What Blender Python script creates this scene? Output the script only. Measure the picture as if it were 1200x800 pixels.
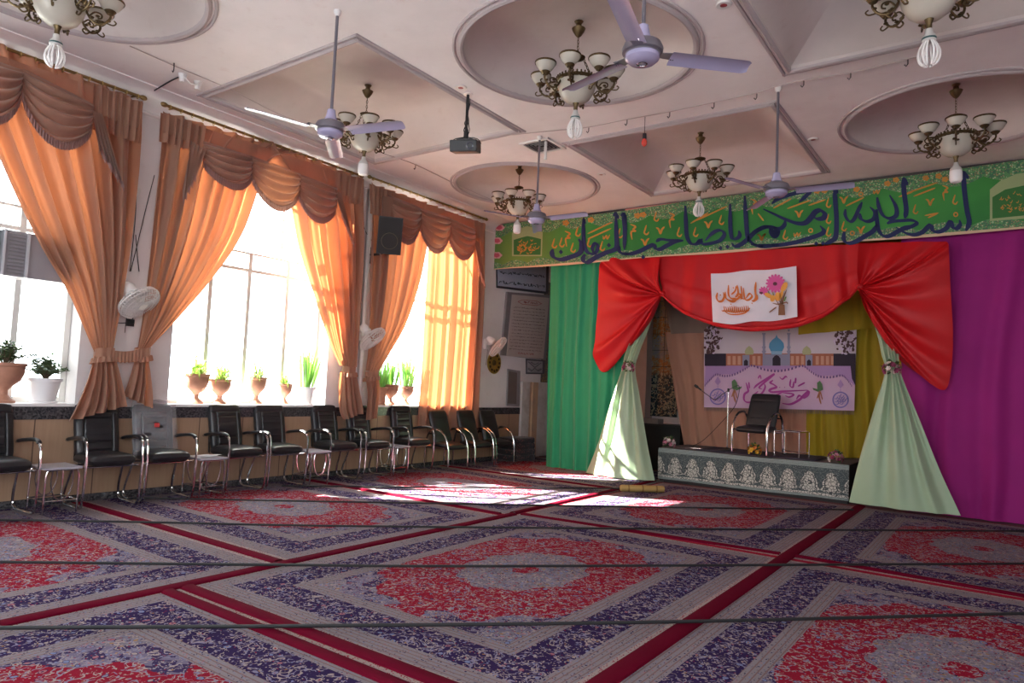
import bpy, bmesh, math, random
from mathutils import Matrix, Vector
for _o in list(bpy.data.objects): bpy.data.objects.remove(_o)
sc = bpy.context.scene
PI = math.pi
# ------------------------------------------------------------------ camera
CAM = Vector((0.0, 0.0, 1.5)); FPX = 809.62
YAW, PITCH, ROLL = -0.62142, 0.065389, 0.043909
_f = Vector((math.sin(YAW)*math.cos(PITCH), math.cos(YAW)*math.cos(PITCH), math.sin(PITCH)))
_r = Vector((math.cos(YAW), -math.sin(YAW), 0)); _u = _r.cross(_f)
RT = _r*math.cos(ROLL)+_u*math.sin(ROLL); UP = _u*math.cos(ROLL)-_r*math.sin(ROLL); FW = _f
cd = bpy.data.cameras.new('camera'); cam = bpy.data.objects.new('camera', cd); sc.collection.objects.link(cam)
cd.sensor_width = 36; cd.lens = FPX*36/1200; cd.clip_start = 0.05; cd.clip_end = 300
cam.matrix_world = Matrix(((RT.x, UP.x, -FW.x, CAM.x), (RT.y, UP.y, -FW.y, CAM.y), (RT.z, UP.z, -FW.z, CAM.z), (0, 0, 0, 1)))
sc.camera = cam
# ------------------------------------------------------------------ light
sc.view_settings.view_transform = 'Standard'; sc.view_settings.look = 'None'
sc.view_settings.gamma = 1; sc.view_settings.use_curve_mapping = False
sc.view_settings.exposure = 0.62
SKY = 7.5; SUN = 62.0
w = bpy.data.worlds.new('sky'); sc.world = w; w.use_nodes = True
bg = w.node_tree.nodes['Background']; bg.inputs[0].default_value = (0.86, 0.93, 1.0, 1); bg.inputs[1].default_value = SKY
sd = bpy.data.lights.new('sun', 'SUN'); sd.energy = SUN; sd.angle = 0.012; sd.color = (1.0, 0.93, 0.84)
sun = bpy.data.objects.new('sun', sd); sc.collection.objects.link(sun)
sun.location = (-30, -10, 25)
sun.rotation_euler = Vector((1.17, 0.85, -1.0)).to_track_quat('-Z', 'Y').to_euler()
try:
    sc.cycles.use_denoising = True; sc.cycles.max_bounces = 10; sc.cycles.diffuse_bounces = 7
    sc.cycles.glossy_bounces = 4; sc.cycles.transmission_bounces = 6; sc.cycles.transparent_max_bounces = 12
    sc.cycles.sample_clamp_indirect = 12.0; sc.cycles.caustics_reflective = False; sc.cycles.caustics_refractive = False
except Exception: pass
# ------------------------------------------------------------------ helpers
def ray(px, py): return RT*((px-600)/FPX) - UP*((py-400)/FPX) + FW
def at(px, py, ax, val):                       # the point of a wall, floor or cloth plane seen at a place of the photograph
    v = ray(px, py); return CAM + v*((val-CAM[ax])/v[ax])
def lerp(a, b, t): return a+(b-a)*t
def interp(pts, t):                            # smooth poly-line through points, t in 0..1 by index
    n = len(pts)-1; s = min(max(t, 0), 1)*n; i = min(int(s), n-1); f = s-i
    p1, p2 = Vector(pts[i]), Vector(pts[i+1]); p0 = Vector(pts[i-1]) if i > 0 else p1*2-p2; p3 = Vector(pts[i+2]) if i+2 <= n else p2*2-p1
    return 0.5*((2*p1)+(p2-p0)*f+(2*p0-5*p1+4*p2-p3)*f*f+(3*p1-p0-3*p2+p3)*f**3)
def smooth(pts, n): return [interp(pts, i/(n-1)) for i in range(n)]
WM = {}                                        # world matrix of things and parts
def reg(o, m): WM[o.name] = m; return o
def tag(o, label, cat, group=None, kind=None):
    o['label'] = label; o['category'] = cat
    if group: o['group'] = group
    if kind: o['kind'] = kind
    return o
def thing(name, label, cat, loc=(0, 0, 0), rz=0.0, group=None):
    o = bpy.data.objects.new(name, None); o.empty_display_size = 0.1; sc.collection.objects.link(o)
    o.location = loc; o.rotation_euler = (0, 0, rz)
    reg(o, Matrix.Translation(loc) @ Matrix.Rotation(rz, 4, 'Z'))
    return tag(o, label, cat, group)
def copy_thing(root, loc, rz, label, group=None):
    r = root.copy(); sc.collection.objects.link(r); r.location = loc; r.rotation_euler = (0, 0, rz); r['label'] = label
    if group: r['group'] = group
    def rec(s, d):
        for ch in s.children:
            c = ch.copy(); sc.collection.objects.link(c); c.parent = d; rec(ch, c)
    rec(root, r)
    return r
class MB:
    def __init__(s): s.v = []; s.f = []
    def add(s, vs, fs):
        b = len(s.v); s.v += [Vector(v) for v in vs]; s.f += [tuple(i+b for i in f) for f in fs]; return s
    def box(s, c, d, m=None):
        x, y, z = d[0]/2, d[1]/2, d[2]/2
        vs = [Vector((a*x, b*y, e*z)) for a in (-1, 1) for b in (-1, 1) for e in (-1, 1)]
        if m: vs = [m @ v for v in vs]
        vs = [v+Vector(c) for v in vs]
        return s.add(vs, [(0, 1, 3, 2), (4, 6, 7, 5), (0, 4, 5, 1), (2, 3, 7, 6), (0, 2, 6, 4), (1, 5, 7, 3)])
    def bb(s, x0, x1, y0, y1, z0, z1): return s.box(((x0+x1)/2, (y0+y1)/2, (z0+z1)/2), (x1-x0, y1-y0, z1-z0))
    def grid(s, fn, nu, nv, cu=False):
        b = len(s.v); mu = nu if cu else nu+1
        for j in range(nv+1):
            for i in range(mu): s.v.append(Vector(fn(i/nu, j/nv)))
        for j in range(nv):
            for i in range(nu):
                a = b+j*mu+i; c = b+j*mu+(i+1) % mu
                s.f.append((a, c, c+mu, a+mu))
        return s
    def tube(s, path, r, n=8, closed=False, cap=True, flat=1.0):
        P = [Vector(p) for p in path]; m = len(P); b = len(s.v)
        up = None; rr = r if isinstance(r, (list, tuple)) else [r]*m
        for i in range(m):
            t = (P[(i+1) % m]-P[i-1]) if closed else (P[min(i+1, m-1)]-P[max(i-1, 0)])
            if t.length < 1e-9: t = Vector((0, 0, 1))
            t.normalize()
            if up is None:
                up = Vector((0, 0, 1)) if abs(t.z) < 0.9 else Vector((1, 0, 0))
            sd_ = t.cross(up)
            if sd_.length < 1e-6: sd_ = t.cross(Vector((0.3, 1, 0.2)))
            sd_.normalize(); up = sd_.cross(t).normalized()
            for k in range(n):
                a = 2*PI*k/n; s.v.append(P[i]+sd_*(math.cos(a)*rr[i])+up*(math.sin(a)*rr[i]*flat))
        for i in range(m if closed else m-1):
            for k in range(n):
                j = (i+1) % m
                s.f.append((b+i*n+k, b+i*n+(k+1) % n, b+j*n+(k+1) % n, b+j*n+k))
        if cap and not closed:
            s.f.append(tuple(b+k for k in range(n))[::-1]); s.f.append(tuple(b+(m-1)*n+k for k in range(n)))
        return s
    def lathe(s, prof, c=(0, 0, 0), n=24, m=None, wob=None):
        b = len(s.v); c = Vector(c)
        for (r, z) in prof:
            for k in range(n):
                a = 2*PI*k/n; q = r*(wob(a, z) if wob else 1)
                p = Vector((q*math.cos(a), q*math.sin(a), z)); s.v.append((m @ p if m else p)+c)
        for i in range(len(prof)-1):
            for k in range(n):
                s.f.append((b+i*n+k, b+i*n+(k+1) % n, b+(i+1)*n+(k+1) % n, b+(i+1)*n+k))
        return s
    def ball(s, c, r, n=8, q=None):
        prof = [(math.sin(PI*i/n)*1.0+1e-5, -math.cos(PI*i/n)) for i in range(n+1)]
        sc_ = r if isinstance(r, (list, tuple)) else (r, r, r)
        m = (q.to_matrix().to_4x4() if q else Matrix.Identity(4)) @ Matrix.Diagonal((*sc_, 1))
        return s.lathe(prof, c, n=max(6, n), m=m)
    def poly(s, pts): return s.add(pts, [tuple(range(len(pts)))])
    def slab(s, pts, d):                        # polygon extruded by vector d
        n = len(pts); P = [Vector(p) for p in pts]; d = Vector(d)
        return s.add(P+[p+d for p in P], [tuple(range(n)), tuple(range(2*n-1, n-1, -1))]+[(i, i+n, (i+1) % n+n, (i+1) % n) for i in range(n)])
    def build(s, name, mat, parent=None, smooth_=True, ang=40, label=None, origin=None, fix=False):
        me = bpy.data.meshes.new(name); o = bpy.data.objects.new(name, me); sc.collection.objects.link(o)
        if parent is not None:
            M = WM[parent.name]; o.parent = parent; reg(o, M); inv = M.inverted()
        else:
            if origin is None:
                xs = [v.x for v in s.v]; ys = [v.y for v in s.v]; zs = [v.z for v in s.v]
                origin = ((min(xs)+max(xs))/2, (min(ys)+max(ys))/2, min(zs))
            M = Matrix.Translation(origin); o.location = origin; reg(o, M); inv = M.inverted()
        me.from_pydata([inv @ v for v in s.v], [], s.f); me.update()
        if fix:
            bm = bmesh.new(); bm.from_mesh(me); bmesh.ops.recalc_face_normals(bm, faces=bm.faces); bm.to_mesh(me); bm.free()
        if smooth_:
            me.shade_smooth()
            try: me.set_sharp_from_angle(angle=math.radians(ang))
            except Exception: pass
        if mat: me.materials.append(mat)
        if label: o['label'] = label
        return o
def struct(mb, name, mat, smooth_=False, **k):
    o = mb.build(name, mat, None, smooth_, origin=(0, 0, 0), **k); o['kind'] = 'structure'; return o
# ------------------------------------------------------------------ node materials
class E:
    def __init__(s, b, x): s.b = b; s.x = x
    def _m(s, op, o=None, o2=None):
        n = s.b.nt.nodes.new('ShaderNodeMath'); n.operation = op
        for i, q in enumerate((s, o, o2)):
            if q is None: continue
            if isinstance(q, E): s.b.nt.links.new(q.x, n.inputs[i])
            else: n.inputs[i].default_value = q
        return E(s.b, n.outputs[0])
    def __add__(s, o): return s._m('ADD', o)
    __radd__ = __add__
    def __sub__(s, o): return s._m('SUBTRACT', o)
    def __rsub__(s, o): return (s*-1.0)+o
    def __mul__(s, o): return s._m('MULTIPLY', o)
    __rmul__ = __mul__
    def __truediv__(s, o): return s._m('DIVIDE', o)
    def abs(s): return s._m('ABSOLUTE')
    def gt(s, o): return s._m('GREATER_THAN', o)
    def lt(s, o): return s._m('LESS_THAN', o)
    def min(s, o): return s._m('MINIMUM', o)
    def max(s, o): return s._m('MAXIMUM', o)
    def sin(s): return s._m('SINE')
    def cos(s): return s._m('COSINE')
    def sqrt(s): return s._m('SQRT')
    def fract(s): return s._m('FRACT')
    def pow(s, o): return s._m('POWER', o)
    def atan2(s, o): return s._m('ARCTAN2', o)
    def ss(s, a, b):
        n = s.b.nt.nodes.new('ShaderNodeMapRange'); n.interpolation_type = 'SMOOTHSTEP'
        s.b.nt.links.new(s.x, n.inputs[0]); n.inputs[1].default_value = a; n.inputs[2].default_value = b
        return E(s.b, n.outputs[0])
    def band(s, a, b): return s.gt(a)*s.lt(b)
class B:
    def __init__(s, name):
        s.mat = bpy.data.materials.new(name); s.mat.use_nodes = True; s.nt = s.mat.node_tree; s.nt.nodes.clear()
        s.out = s.nt.nodes.new('ShaderNodeOutputMaterial'); s.tc = s.nt.nodes.new('ShaderNodeTexCoord')
    def co(s): return s.tc.outputs['Object']
    def xyz(s):
        n = s.nt.nodes.new('ShaderNodeSeparateXYZ'); s.nt.links.new(s.co(), n.inputs[0]); return [E(s, n.outputs[i]) for i in range(3)]
    def vec(s, x, y, z=0.0):
        n = s.nt.nodes.new('ShaderNodeCombineXYZ')
        for i, q in enumerate((x, y, z)):
            if isinstance(q, E): s.nt.links.new(q.x, n.inputs[i])
            else: n.inputs[i].default_value = q
        return n.outputs[0]
    def noise(s, scale, detail=2, rough=0.5, v=None, stretch=None, col=False):
        n = s.nt.nodes.new('ShaderNodeTexNoise'); n.inputs['Scale'].default_value = scale; n.inputs['Detail'].default_value = detail; n.inputs['Roughness'].default_value = rough
        src = v if v is not None else s.co()
        if stretch:
            m = s.nt.nodes.new('ShaderNodeMapping'); m.inputs['Scale'].default_value = stretch; s.nt.links.new(src, m.inputs[0]); src = m.outputs[0]
        s.nt.links.new(src, n.inputs['Vector'])
        return n.outputs['Color'] if col else E(s, n.outputs[0])
    def vor(s, scale, v=None, feat='F1', rnd=1.0):
        n = s.nt.nodes.new('ShaderNodeTexVoronoi'); n.feature = feat; n.inputs['Scale'].default_value = scale; n.inputs['Randomness'].default_value = rnd
        s.nt.links.new(v if v is not None else s.co(), n.inputs['Vector'])
        if feat == 'DISTANCE_TO_EDGE': return E(s, n.outputs['Distance']), None
        sp = s.nt.nodes.new('ShaderNodeSeparateColor'); s.nt.links.new(n.outputs['Color'], sp.inputs[0])
        return E(s, n.outputs['Distance']), E(s, sp.outputs[0])
    def col(s, c):
        if isinstance(c, tuple):
            n = s.nt.nodes.new('ShaderNodeRGB'); n.outputs[0].default_value = (*c[:3], 1); return n.outputs[0]
        return c
    def mix(s, f, a, b):
        n = s.nt.nodes.new('ShaderNodeMix'); n.data_type = 'RGBA'
        if isinstance(f, E): s.nt.links.new(f.x, n.inputs[0])
        else: n.inputs[0].default_value = f
        for i, q in ((6, a), (7, b)):
            if isinstance(q, tuple): n.inputs[i].default_value = (*q[:3], 1)
            else: s.nt.links.new(q, n.inputs[i])
        return n.outputs[2]
    def pal(s, e, cols):                         # constant palette picked by e in 0..1
        n = s.nt.nodes.new('ShaderNodeValToRGB'); r = n.color_ramp; r.interpolation = 'CONSTANT'
        while len(r.elements) < len(cols): r.elements.new(0.5)
        for i, c in enumerate(cols): r.elements[i].position = i/len(cols); r.elements[i].color = (*c, 1)
        s.nt.links.new(e.x, n.inputs[0]); return n.outputs[0]
    def bump(s, h, st=0.3, d=0.01):
        n = s.nt.nodes.new('ShaderNodeBump'); n.inputs['Strength'].default_value = st; n.inputs['Distance'].default_value = d
        s.nt.links.new(h.x, n.inputs['Height']); return n.outputs[0]
    def bsdf(s, color, rough=0.6, metal=0.0, nrm=None, spec=0.5, sheen=0.0, trans=0.0, emit=None, es=0.0, coat=0.0):
        p = s.nt.nodes.new('ShaderNodeBsdfPrincipled')
        if isinstance(color, tuple): p.inputs['Base Color'].default_value = (*color[:3], 1)
        else: s.nt.links.new(color, p.inputs['Base Color'])
        if isinstance(rough, E): s.nt.links.new(rough.x, p.inputs['Roughness'])
        else: p.inputs['Roughness'].default_value = rough
        p.inputs['Metallic'].default_value = metal; p.inputs['Specular IOR Level'].default_value = spec
        p.inputs['Sheen Weight'].default_value = sheen; p.inputs['Coat Weight'].default_value = coat
        p.inputs['Transmission Weight'].default_value = trans
        if emit: p.inputs['Emission Color'].default_value = (*emit, 1); p.inputs['Emission Strength'].default_value = es
        if nrm is not None: s.nt.links.new(nrm, p.inputs['Normal'])
        return p.outputs[0]
    def done(s, sh): s.nt.links.new(sh, s.out.inputs[0]); return s.mat
    def mixsh(s, f, a, b):
        n = s.nt.nodes.new('ShaderNodeMixShader'); n.inputs[0].default_value = f; s.nt.links.new(a, n.inputs[1]); s.nt.links.new(b, n.inputs[2]); return n.outputs[0]
    def node(s, t, color=None):
        n = s.nt.nodes.new(t)
        if color is not None:
            if isinstance(color, tuple): n.inputs[0].default_value = (*color, 1)
            else: s.nt.links.new(color, n.inputs[0])
        return n.outputs[0]
def plain(name, c, rough=0.6, metal=0.0, var=0.08, scale=6, spec=0.5, coat=0.0, bump=0.0):
    b = B(name); n = b.noise(scale, 3)
    c2 = tuple(x*(1-var*2) for x in c); cc = b.mix(n, c2, tuple(min(1, x*(1+var)) for x in c))
    return b.done(b.bsdf(cc, rough, metal, spec=spec, coat=coat, nrm=b.bump(b.noise(scale*12, 2), bump, 0.004) if bump else None))
def cloth(name, c, trans=0.0, rough=0.85, sheen=0.2, tcol=None, var=0.1, weave=500.0, spec=0.2):
    b = B(name); n = b.noise(3, 3); wv = b.noise(weave, 1)
    cc = b.mix(n, tuple(x*(1-var) for x in c), tuple(min(1, x*(1+var)) for x in c))
    sh = b.bsdf(cc, rough, sheen=sheen, spec=spec, nrm=b.bump(wv, 0.15, 0.002))
    if trans > 0: sh = b.mixsh(trans, sh, b.node('ShaderNodeBsdfTranslucent', tcol or c))
    return b.done(sh)
# ------------------------------------------------------------------ setting
XL, XR, YF, YB, ZC, ZR = -8.45, 4.05, -2.9, 13.7, 4.8, 5.17
def plaster(name, c, st=0.5):
    b = B(name); n = b.noise(0.9, 5, 0.6); n2 = b.noise(6, 4, 0.65)
    cc = b.mix(n.ss(0.35, 0.7), c, tuple(x*0.88 for x in c)); cc = b.mix(n2.ss(0.55, 0.8)*0.35, cc, (c[0]*0.8, c[1]*0.7, c[2]*0.68))
    return b.done(b.bsdf(cc, 0.8, nrm=b.bump(b.noise(40, 3), 0.08*st, 0.01), spec=0.2))
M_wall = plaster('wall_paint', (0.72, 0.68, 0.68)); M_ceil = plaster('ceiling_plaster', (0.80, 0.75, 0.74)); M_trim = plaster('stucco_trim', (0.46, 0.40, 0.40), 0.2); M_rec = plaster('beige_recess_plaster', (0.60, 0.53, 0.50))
M_frame = plain('window_frame_paint', (0.72, 0.70, 0.66), 0.45)
def m_glass():
    b = B('window_glass'); t = b.node('ShaderNodeBsdfTransparent', (0.97, 0.99, 0.98)); g = b.nt.nodes.new('ShaderNodeBsdfGlossy'); g.inputs['Roughness'].default_value = 0.02
    return b.done(b.mixsh(0.05, t, g.outputs[0]))
M_glass = m_glass()
def m_wains():
    b = B('wood_wainscot'); x, y, z = b.xyz(); g = b.noise(3, 4, 0.6, stretch=(3, 9, 0.6)); pn = ((y/0.62).fract()-0.5).abs().gt(0.49)
    cc = b.mix(g, (0.27, 0.165, 0.10), (0.40, 0.27, 0.18)); cc = b.mix(pn, cc, (0.1, 0.06, 0.04))
    return b.done(b.bsdf(cc, 0.4, spec=0.4))
def m_granite():
    b = B('dark_granite'); d, c = b.vor(60); return b.done(b.bsdf(b.mix(c, (0.015, 0.015, 0.018), (0.09, 0.085, 0.09)), 0.25))
M_granite = m_granite()
M_sill = plain('white_marble_sill', (0.78, 0.77, 0.76), 0.3, var=0.05)
M_floor = plain('dull_red_floor_covering', (0.10, 0.03, 0.04), 0.95)
m = MB(); m.bb(XL-0.4, XR+0.3, YF-0.3, YB+0.3, -0.12, 0); struct(m, 'floor', M_floor)
# left wall with three window openings (y0, y1)
ZS, ZW = 1.10, 4.45
WIN = [(0.75, 3.48), (4.53, 6.97), (8.02, 10.35)]
m = MB(); XO = XL-0.42
ys = [YF-0.3]+[v for q in WIN for v in q]+[YB+0.3]
for i in range(0, len(ys), 2): m.bb(XO, XL, ys[i], ys[i+1], 0, ZC+0.5)
for a, b_ in WIN: m.bb(XO, XL, a, b_, 0, ZS-0.03); m.bb(XO, XL, a, b_, ZW, ZC+0.5)
struct(m, 'wall_left', M_wall)
m = MB(); m.bb(XL, XL+0.022, YF, 12.15, 0, 0.93); struct(m, 'trim_1', m_wains())
m = MB(); m.bb(XL, XL+0.035, YF, 12.15, 0.93, 1.065); struct(m, 'trim_2', M_granite)
m = MB(); m.bb(XL, XL+0.03, YF, 12.1, 0, 0.09); struct(m, 'baseboard_left', M_granite)
m = MB(); m.bb(XL-0.4, XR+0.3, YB, YB+0.3, 0, ZC+0.5); struct(m, 'wall_front', M_wall)
# right and rear walls, with unseen windows added to fill the room with daylight
def wall_holes(axis, pos, th, a0, a1, holes, z0, z1):
    mb = MB(); xs = [a0]+[v for q in holes for v in q]+[a1]
    def bx(p, q, za, zb):
        if axis == 0: mb.bb(pos, pos+th, p, q, za, zb)
        else: mb.bb(p, q, pos, pos+th, za, zb)
    for i in range(0, len(xs), 2): bx(xs[i], xs[i+1], 0, ZC+0.5)
    for p, q in holes: bx(p, q, 0, z0); bx(p, q, z1, ZC+0.5)
    return mb
RW_FILL = [(-1.6, 0.6)]; BW_FILL = [(-6.6, -4.4), (-3.0, -0.8), (0.6, 2.8)]
struct(wall_holes(0, XR, 0.3, YF-0.3, YB+0.3, RW_FILL, 1.1, 3.9), 'wall_right', M_wall)
struct(wall_holes(1, YF-0.3, 0.3, XL-0.4, XR+0.3, BW_FILL, 1.1, 3.9), 'wall_back', M_wall)
wn = 4
for ax, hs in ((0, RW_FILL), (1, BW_FILL)):
    for p, q in hs:
        mb = MB()
        def fb(u0, u1, z0, z1):
            if ax == 0: mb.bb(XR+0.1, XR+0.16, u0, u1, z0, z1)
            else: mb.bb(u0, u1, YF-0.18, YF-0.12, z0, z1)
        for t in (0, 1/3, 2/3, 1): c = lerp(p+0.03, q-0.03, t); fb(c-0.03, c+0.03, 1.1, 3.9)
        for z in (1.13, 2.9, 3.87): fb(p, q, z-0.03, z+0.03)
        struct(mb, 'window_%d' % wn, M_frame); wn += 1  # added fill windows, out of view
# window frames of the left wall
def window(n, y0, y1, mull, arch=True):
    mb = MB(); X = XL-0.3
    def vb(y, z0, z1, w_=0.03): mb.bb(X-0.04, X+0.04, y-w_, y+w_, z0, z1)
    def hb(z, w_=0.03): mb.bb(X-0.035, X+0.035, y0, y1, z-w_, z+w_)
    vb(y0+0.035, ZS, ZW); vb(y1-0.035, ZS, ZW); hb(ZS+0.03); hb(ZW-0.03); hb(2.98, 0.022); hb(3.22, 0.014)
    for y in mull: vb(y, ZS, 3.22, 0.03)
    cy = (y0+y1)/2; rr = (y1-y0)/2-0.08
    mb.tube([(X, cy+rr*math.cos(a), 3.22+1.05*math.sin(a)) for a in [PI*i/20 for i in range(21)]], 0.025, 6)
    for y in (cy-rr*0.42, cy+rr*0.42): mb.bb(X-0.02, X+0.02, y-0.015, y+0.015, 3.22, 4.15)
    o = struct(mb, 'window_%d' % n, M_frame)
    g = MB(); g.bb(X-0.004, X+0.004, y0+0.05, y1-0.05, ZS+0.05, ZW-0.05); go = g.build('pane', M_glass, o, False)
    s = MB(); s.bb(XO, XL+0.05, y0, y1, ZS-0.03, ZS); s.build('window_sill', M_sill, o, False)
    l = bpy.data.lights.new('daylight_portal', 'AREA'); l.shape = 'RECTANGLE'; l.size = ZW-ZS; l.size_y = y1-y0
    lo = bpy.data.objects.new('daylight_portal', l); sc.collection.objects.link(lo); lo.location = (XO-0.02, cy, (ZS+ZW)/2); lo.rotation_euler = (0, -PI/2, 0)
    try: l.cycles.is_portal = True
    except Exception: pass
    return o
def portal(loc, rot, sx, sy):
    l = bpy.data.lights.new('daylight_portal', 'AREA'); l.shape = 'RECTANGLE'; l.size = sx; l.size_y = sy
    lo = bpy.data.objects.new('daylight_portal', l); sc.collection.objects.link(lo); lo.location = loc; lo.rotation_euler = rot; l.cycles.is_portal = True
window(1, *WIN[0], [1.35, 2.05, 2.93]); window(2, *WIN[1], [5.14, 5.72, 6.36]); window(3, *WIN[2], [8.35, 9.5])
for p, q in RW_FILL: portal((XR+0.32, (p+q)/2, 2.5), (0, PI/2, 0), 2.8, q-p)
for p, q in BW_FILL: portal(((p+q)/2, YF-0.32, 2.5), (PI/2, 0, 0), q-p, 2.8)
# ------------------------------------------------------------------ ceiling with sunk domes and coffers
CX = [-6.43, -3.45, -0.45, 2.55]; CY = [-1.2, 2.25, 5.7, 9.15]
BX = [XL, -4.94, -1.95, 1.05, XR]; BY = [YF-0.3, 0.525, 3.975, 7.425, 11.0]
RC, HX, HY = 1.12, 1.29, 1.33
m = MB(); trims = []; rec = MB()
def round_prof(r): return [(r, ZC), (r, ZC+0.05), (r*0.965, ZC+0.10), (r*0.90, ZC+0.19), (r*0.78, ZC+0.27), (r*0.6, ZC+0.325), (r*0.35, ZC+0.355), (0.01, ZR)]
for i, cx in enumerate(CX):
    for j, cy in enumerate(CY):
        x0, x1, y0, y1 = BX[i], BX[i+1], BY[j], BY[j+1]
        if (i+j) % 2 == 1:                     # round
            angs = sorted(set([2*PI*k/64 for k in range(64)]+[math.atan2(yy-cy, xx-cx) % (2*PI) for xx in (x0, x1) for yy in (y0, y1)]))
            def outer(a):
                c, s = math.cos(a), math.sin(a); t = 1e9
                if abs(c) > 1e-9: t = min(t, ((x1 if c > 0 else x0)-cx)/c)
                if abs(s) > 1e-9: t = min(t, ((y1 if s > 0 else y0)-cy)/s)
                return (cx+c*t, cy+s*t, ZC)
            n = len(angs); rings = [[outer(a) for a in angs]]
            for (r, z) in round_prof(RC): rings.append([(cx+r*math.cos(a), cy+r*math.sin(a), z) for a in angs])
            for mm, rg_ in ((m, rings[:2]), (rec, rings[1:])): mm.add([p for rg in rg_ for p in rg], [(k*n+q, k*n+(q+1) % n, (k+1)*n+(q+1) % n, (k+1)*n+q) for k in range(len(rg_)-1) for q in range(n)])
            tb = MB()
            for r, h in ((RC+0.03, 0.032), (RC+0.095, 0.018)):
                tb.tube([(cx+r*math.cos(2*PI*k/72), cy+r*math.sin(2*PI*k/72), ZC) for k in range(72)], h, 8, closed=True)
            trims.append(tb)
        else:
            rect = lambda hx, hy, z: [(cx-hx, cy-hy, z), (cx+hx, cy-hy, z), (cx+hx, cy+hy, z), (cx-hx, cy+hy, z)]
            rings = [[(x0, y0, ZC), (x1, y0, ZC), (x1, y1, ZC), (x0, y1, ZC)], rect(HX, HY, ZC), rect(HX, HY, ZC+0.03), rect(HX-0.45, HY-0.45, ZR-0.02), rect(HX-0.6, HY-0.6, ZR)]
            for mm, rg_, ex in ((m, rings[:2], []), (rec, rings[1:], [(12, 13, 14, 15)])): mm.add([p for rg in rg_ for p in rg], [(k*4+q, k*4+(q+1) % 4, (k+1)*4+(q+1) % 4, (k+1)*4+q) for k in range(len(rg_)-1) for q in range(4)]+ex)
            tb = MB()
            for e, h in ((0.03, 0.03), (0.09, 0.018)):
                c4 = rect(HX+e, HY+e, ZC)
                for k in range(4):
                    a, b_ = Vector(c4[k]), Vector(c4[(k+1) % 4]); d = (b_-a).normalized()*h; tb.tube([a-d, b_+d], h, 8)
            trims.append(tb)
m.bb(XL-0.4, XR+0.3, 11.0, YB+0.3, ZC, ZC+0.1)
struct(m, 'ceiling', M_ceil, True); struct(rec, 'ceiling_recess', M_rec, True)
m = MB(); m.bb(XL-0.4, XR+0.3, YF-0.3, YB+0.3, ZC+0.5, ZC+0.6); struct(m, 'roof', M_wall)
tn = 3
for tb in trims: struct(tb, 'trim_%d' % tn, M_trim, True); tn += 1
m = MB()                                        # cove between wall and ceiling
m.grid(lambda u, v: (XL+0.42*(1-math.cos(v*PI/2)), lerp(YF, 11.0, u), ZC-0.20*(1-math.sin(v*PI/2))-0.001), 1, 8)
m.tube([(XL+0.02, YF, ZC-0.20), (XL+0.02, 11, ZC-0.20)], 0.022, 6); m.tube([(XL+0.42, YF, ZC), (XL+0.42, 11, ZC)], 0.012, 6)
struct(m, 'trim_%d' % tn, M_ceil, True); tn += 1
m = MB(); m.bb(XL, XR, 11.14, 11.24, ZC-0.14, ZC); struct(m, 'beam', plain('dark_beam', (0.06, 0.045, 0.045), 0.6))
# marble pilaster at the far end of the left wall
def m_marble():
    b = B('striped_marble'); x, y, z = b.xyz(); n = b.noise(3, 6, 0.6)
    sel = ((y-12.2)/0.85).fract()
    cc = b.mix(sel.band(0.33, 0.66), (0.62, 0.58, 0.55), (0.58, 0.36, 0.22)); cc = b.mix(n.ss(0.4, 0.75)*0.6, cc, (0.32, 0.25, 0.2))
    return b.done(b.bsdf(cc, 0.3))
m = MB()
for k in range(3): m.bb(XL, XL+0.05+0.03*(k % 2), 12.2+0.36*k, 12.2+0.36*k+0.34, 0, 1.62)
struct(m, 'pillar', m_marble())
m = MB(); m.bb(-40, XO, -40, 40, -0.6, -0.5); struct(m, 'ground_outside', plain('pale_yard', (0.45, 0.44, 0.42), 0.9))
m = MB(); m.bb(-16.0, -13.5, -16.0, -0.75, -0.5, 13.0); m.bb(-16.1, -13.4, -16.1, -0.67, 13.0, 13.4)  # unseen house, added to keep the sun off the first window
for k in range(5):
    for q in range(3): m.bb(-13.5, -13.42, -12.5+k*2.8, -11.1+k*2.8, 1.2+q*3.6, 3.2+q*3.6)
struct(m, 'sun_blocking_house', plain('sun_blocker_stone', (0.55, 0.52, 0.47), 0.85))
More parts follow.
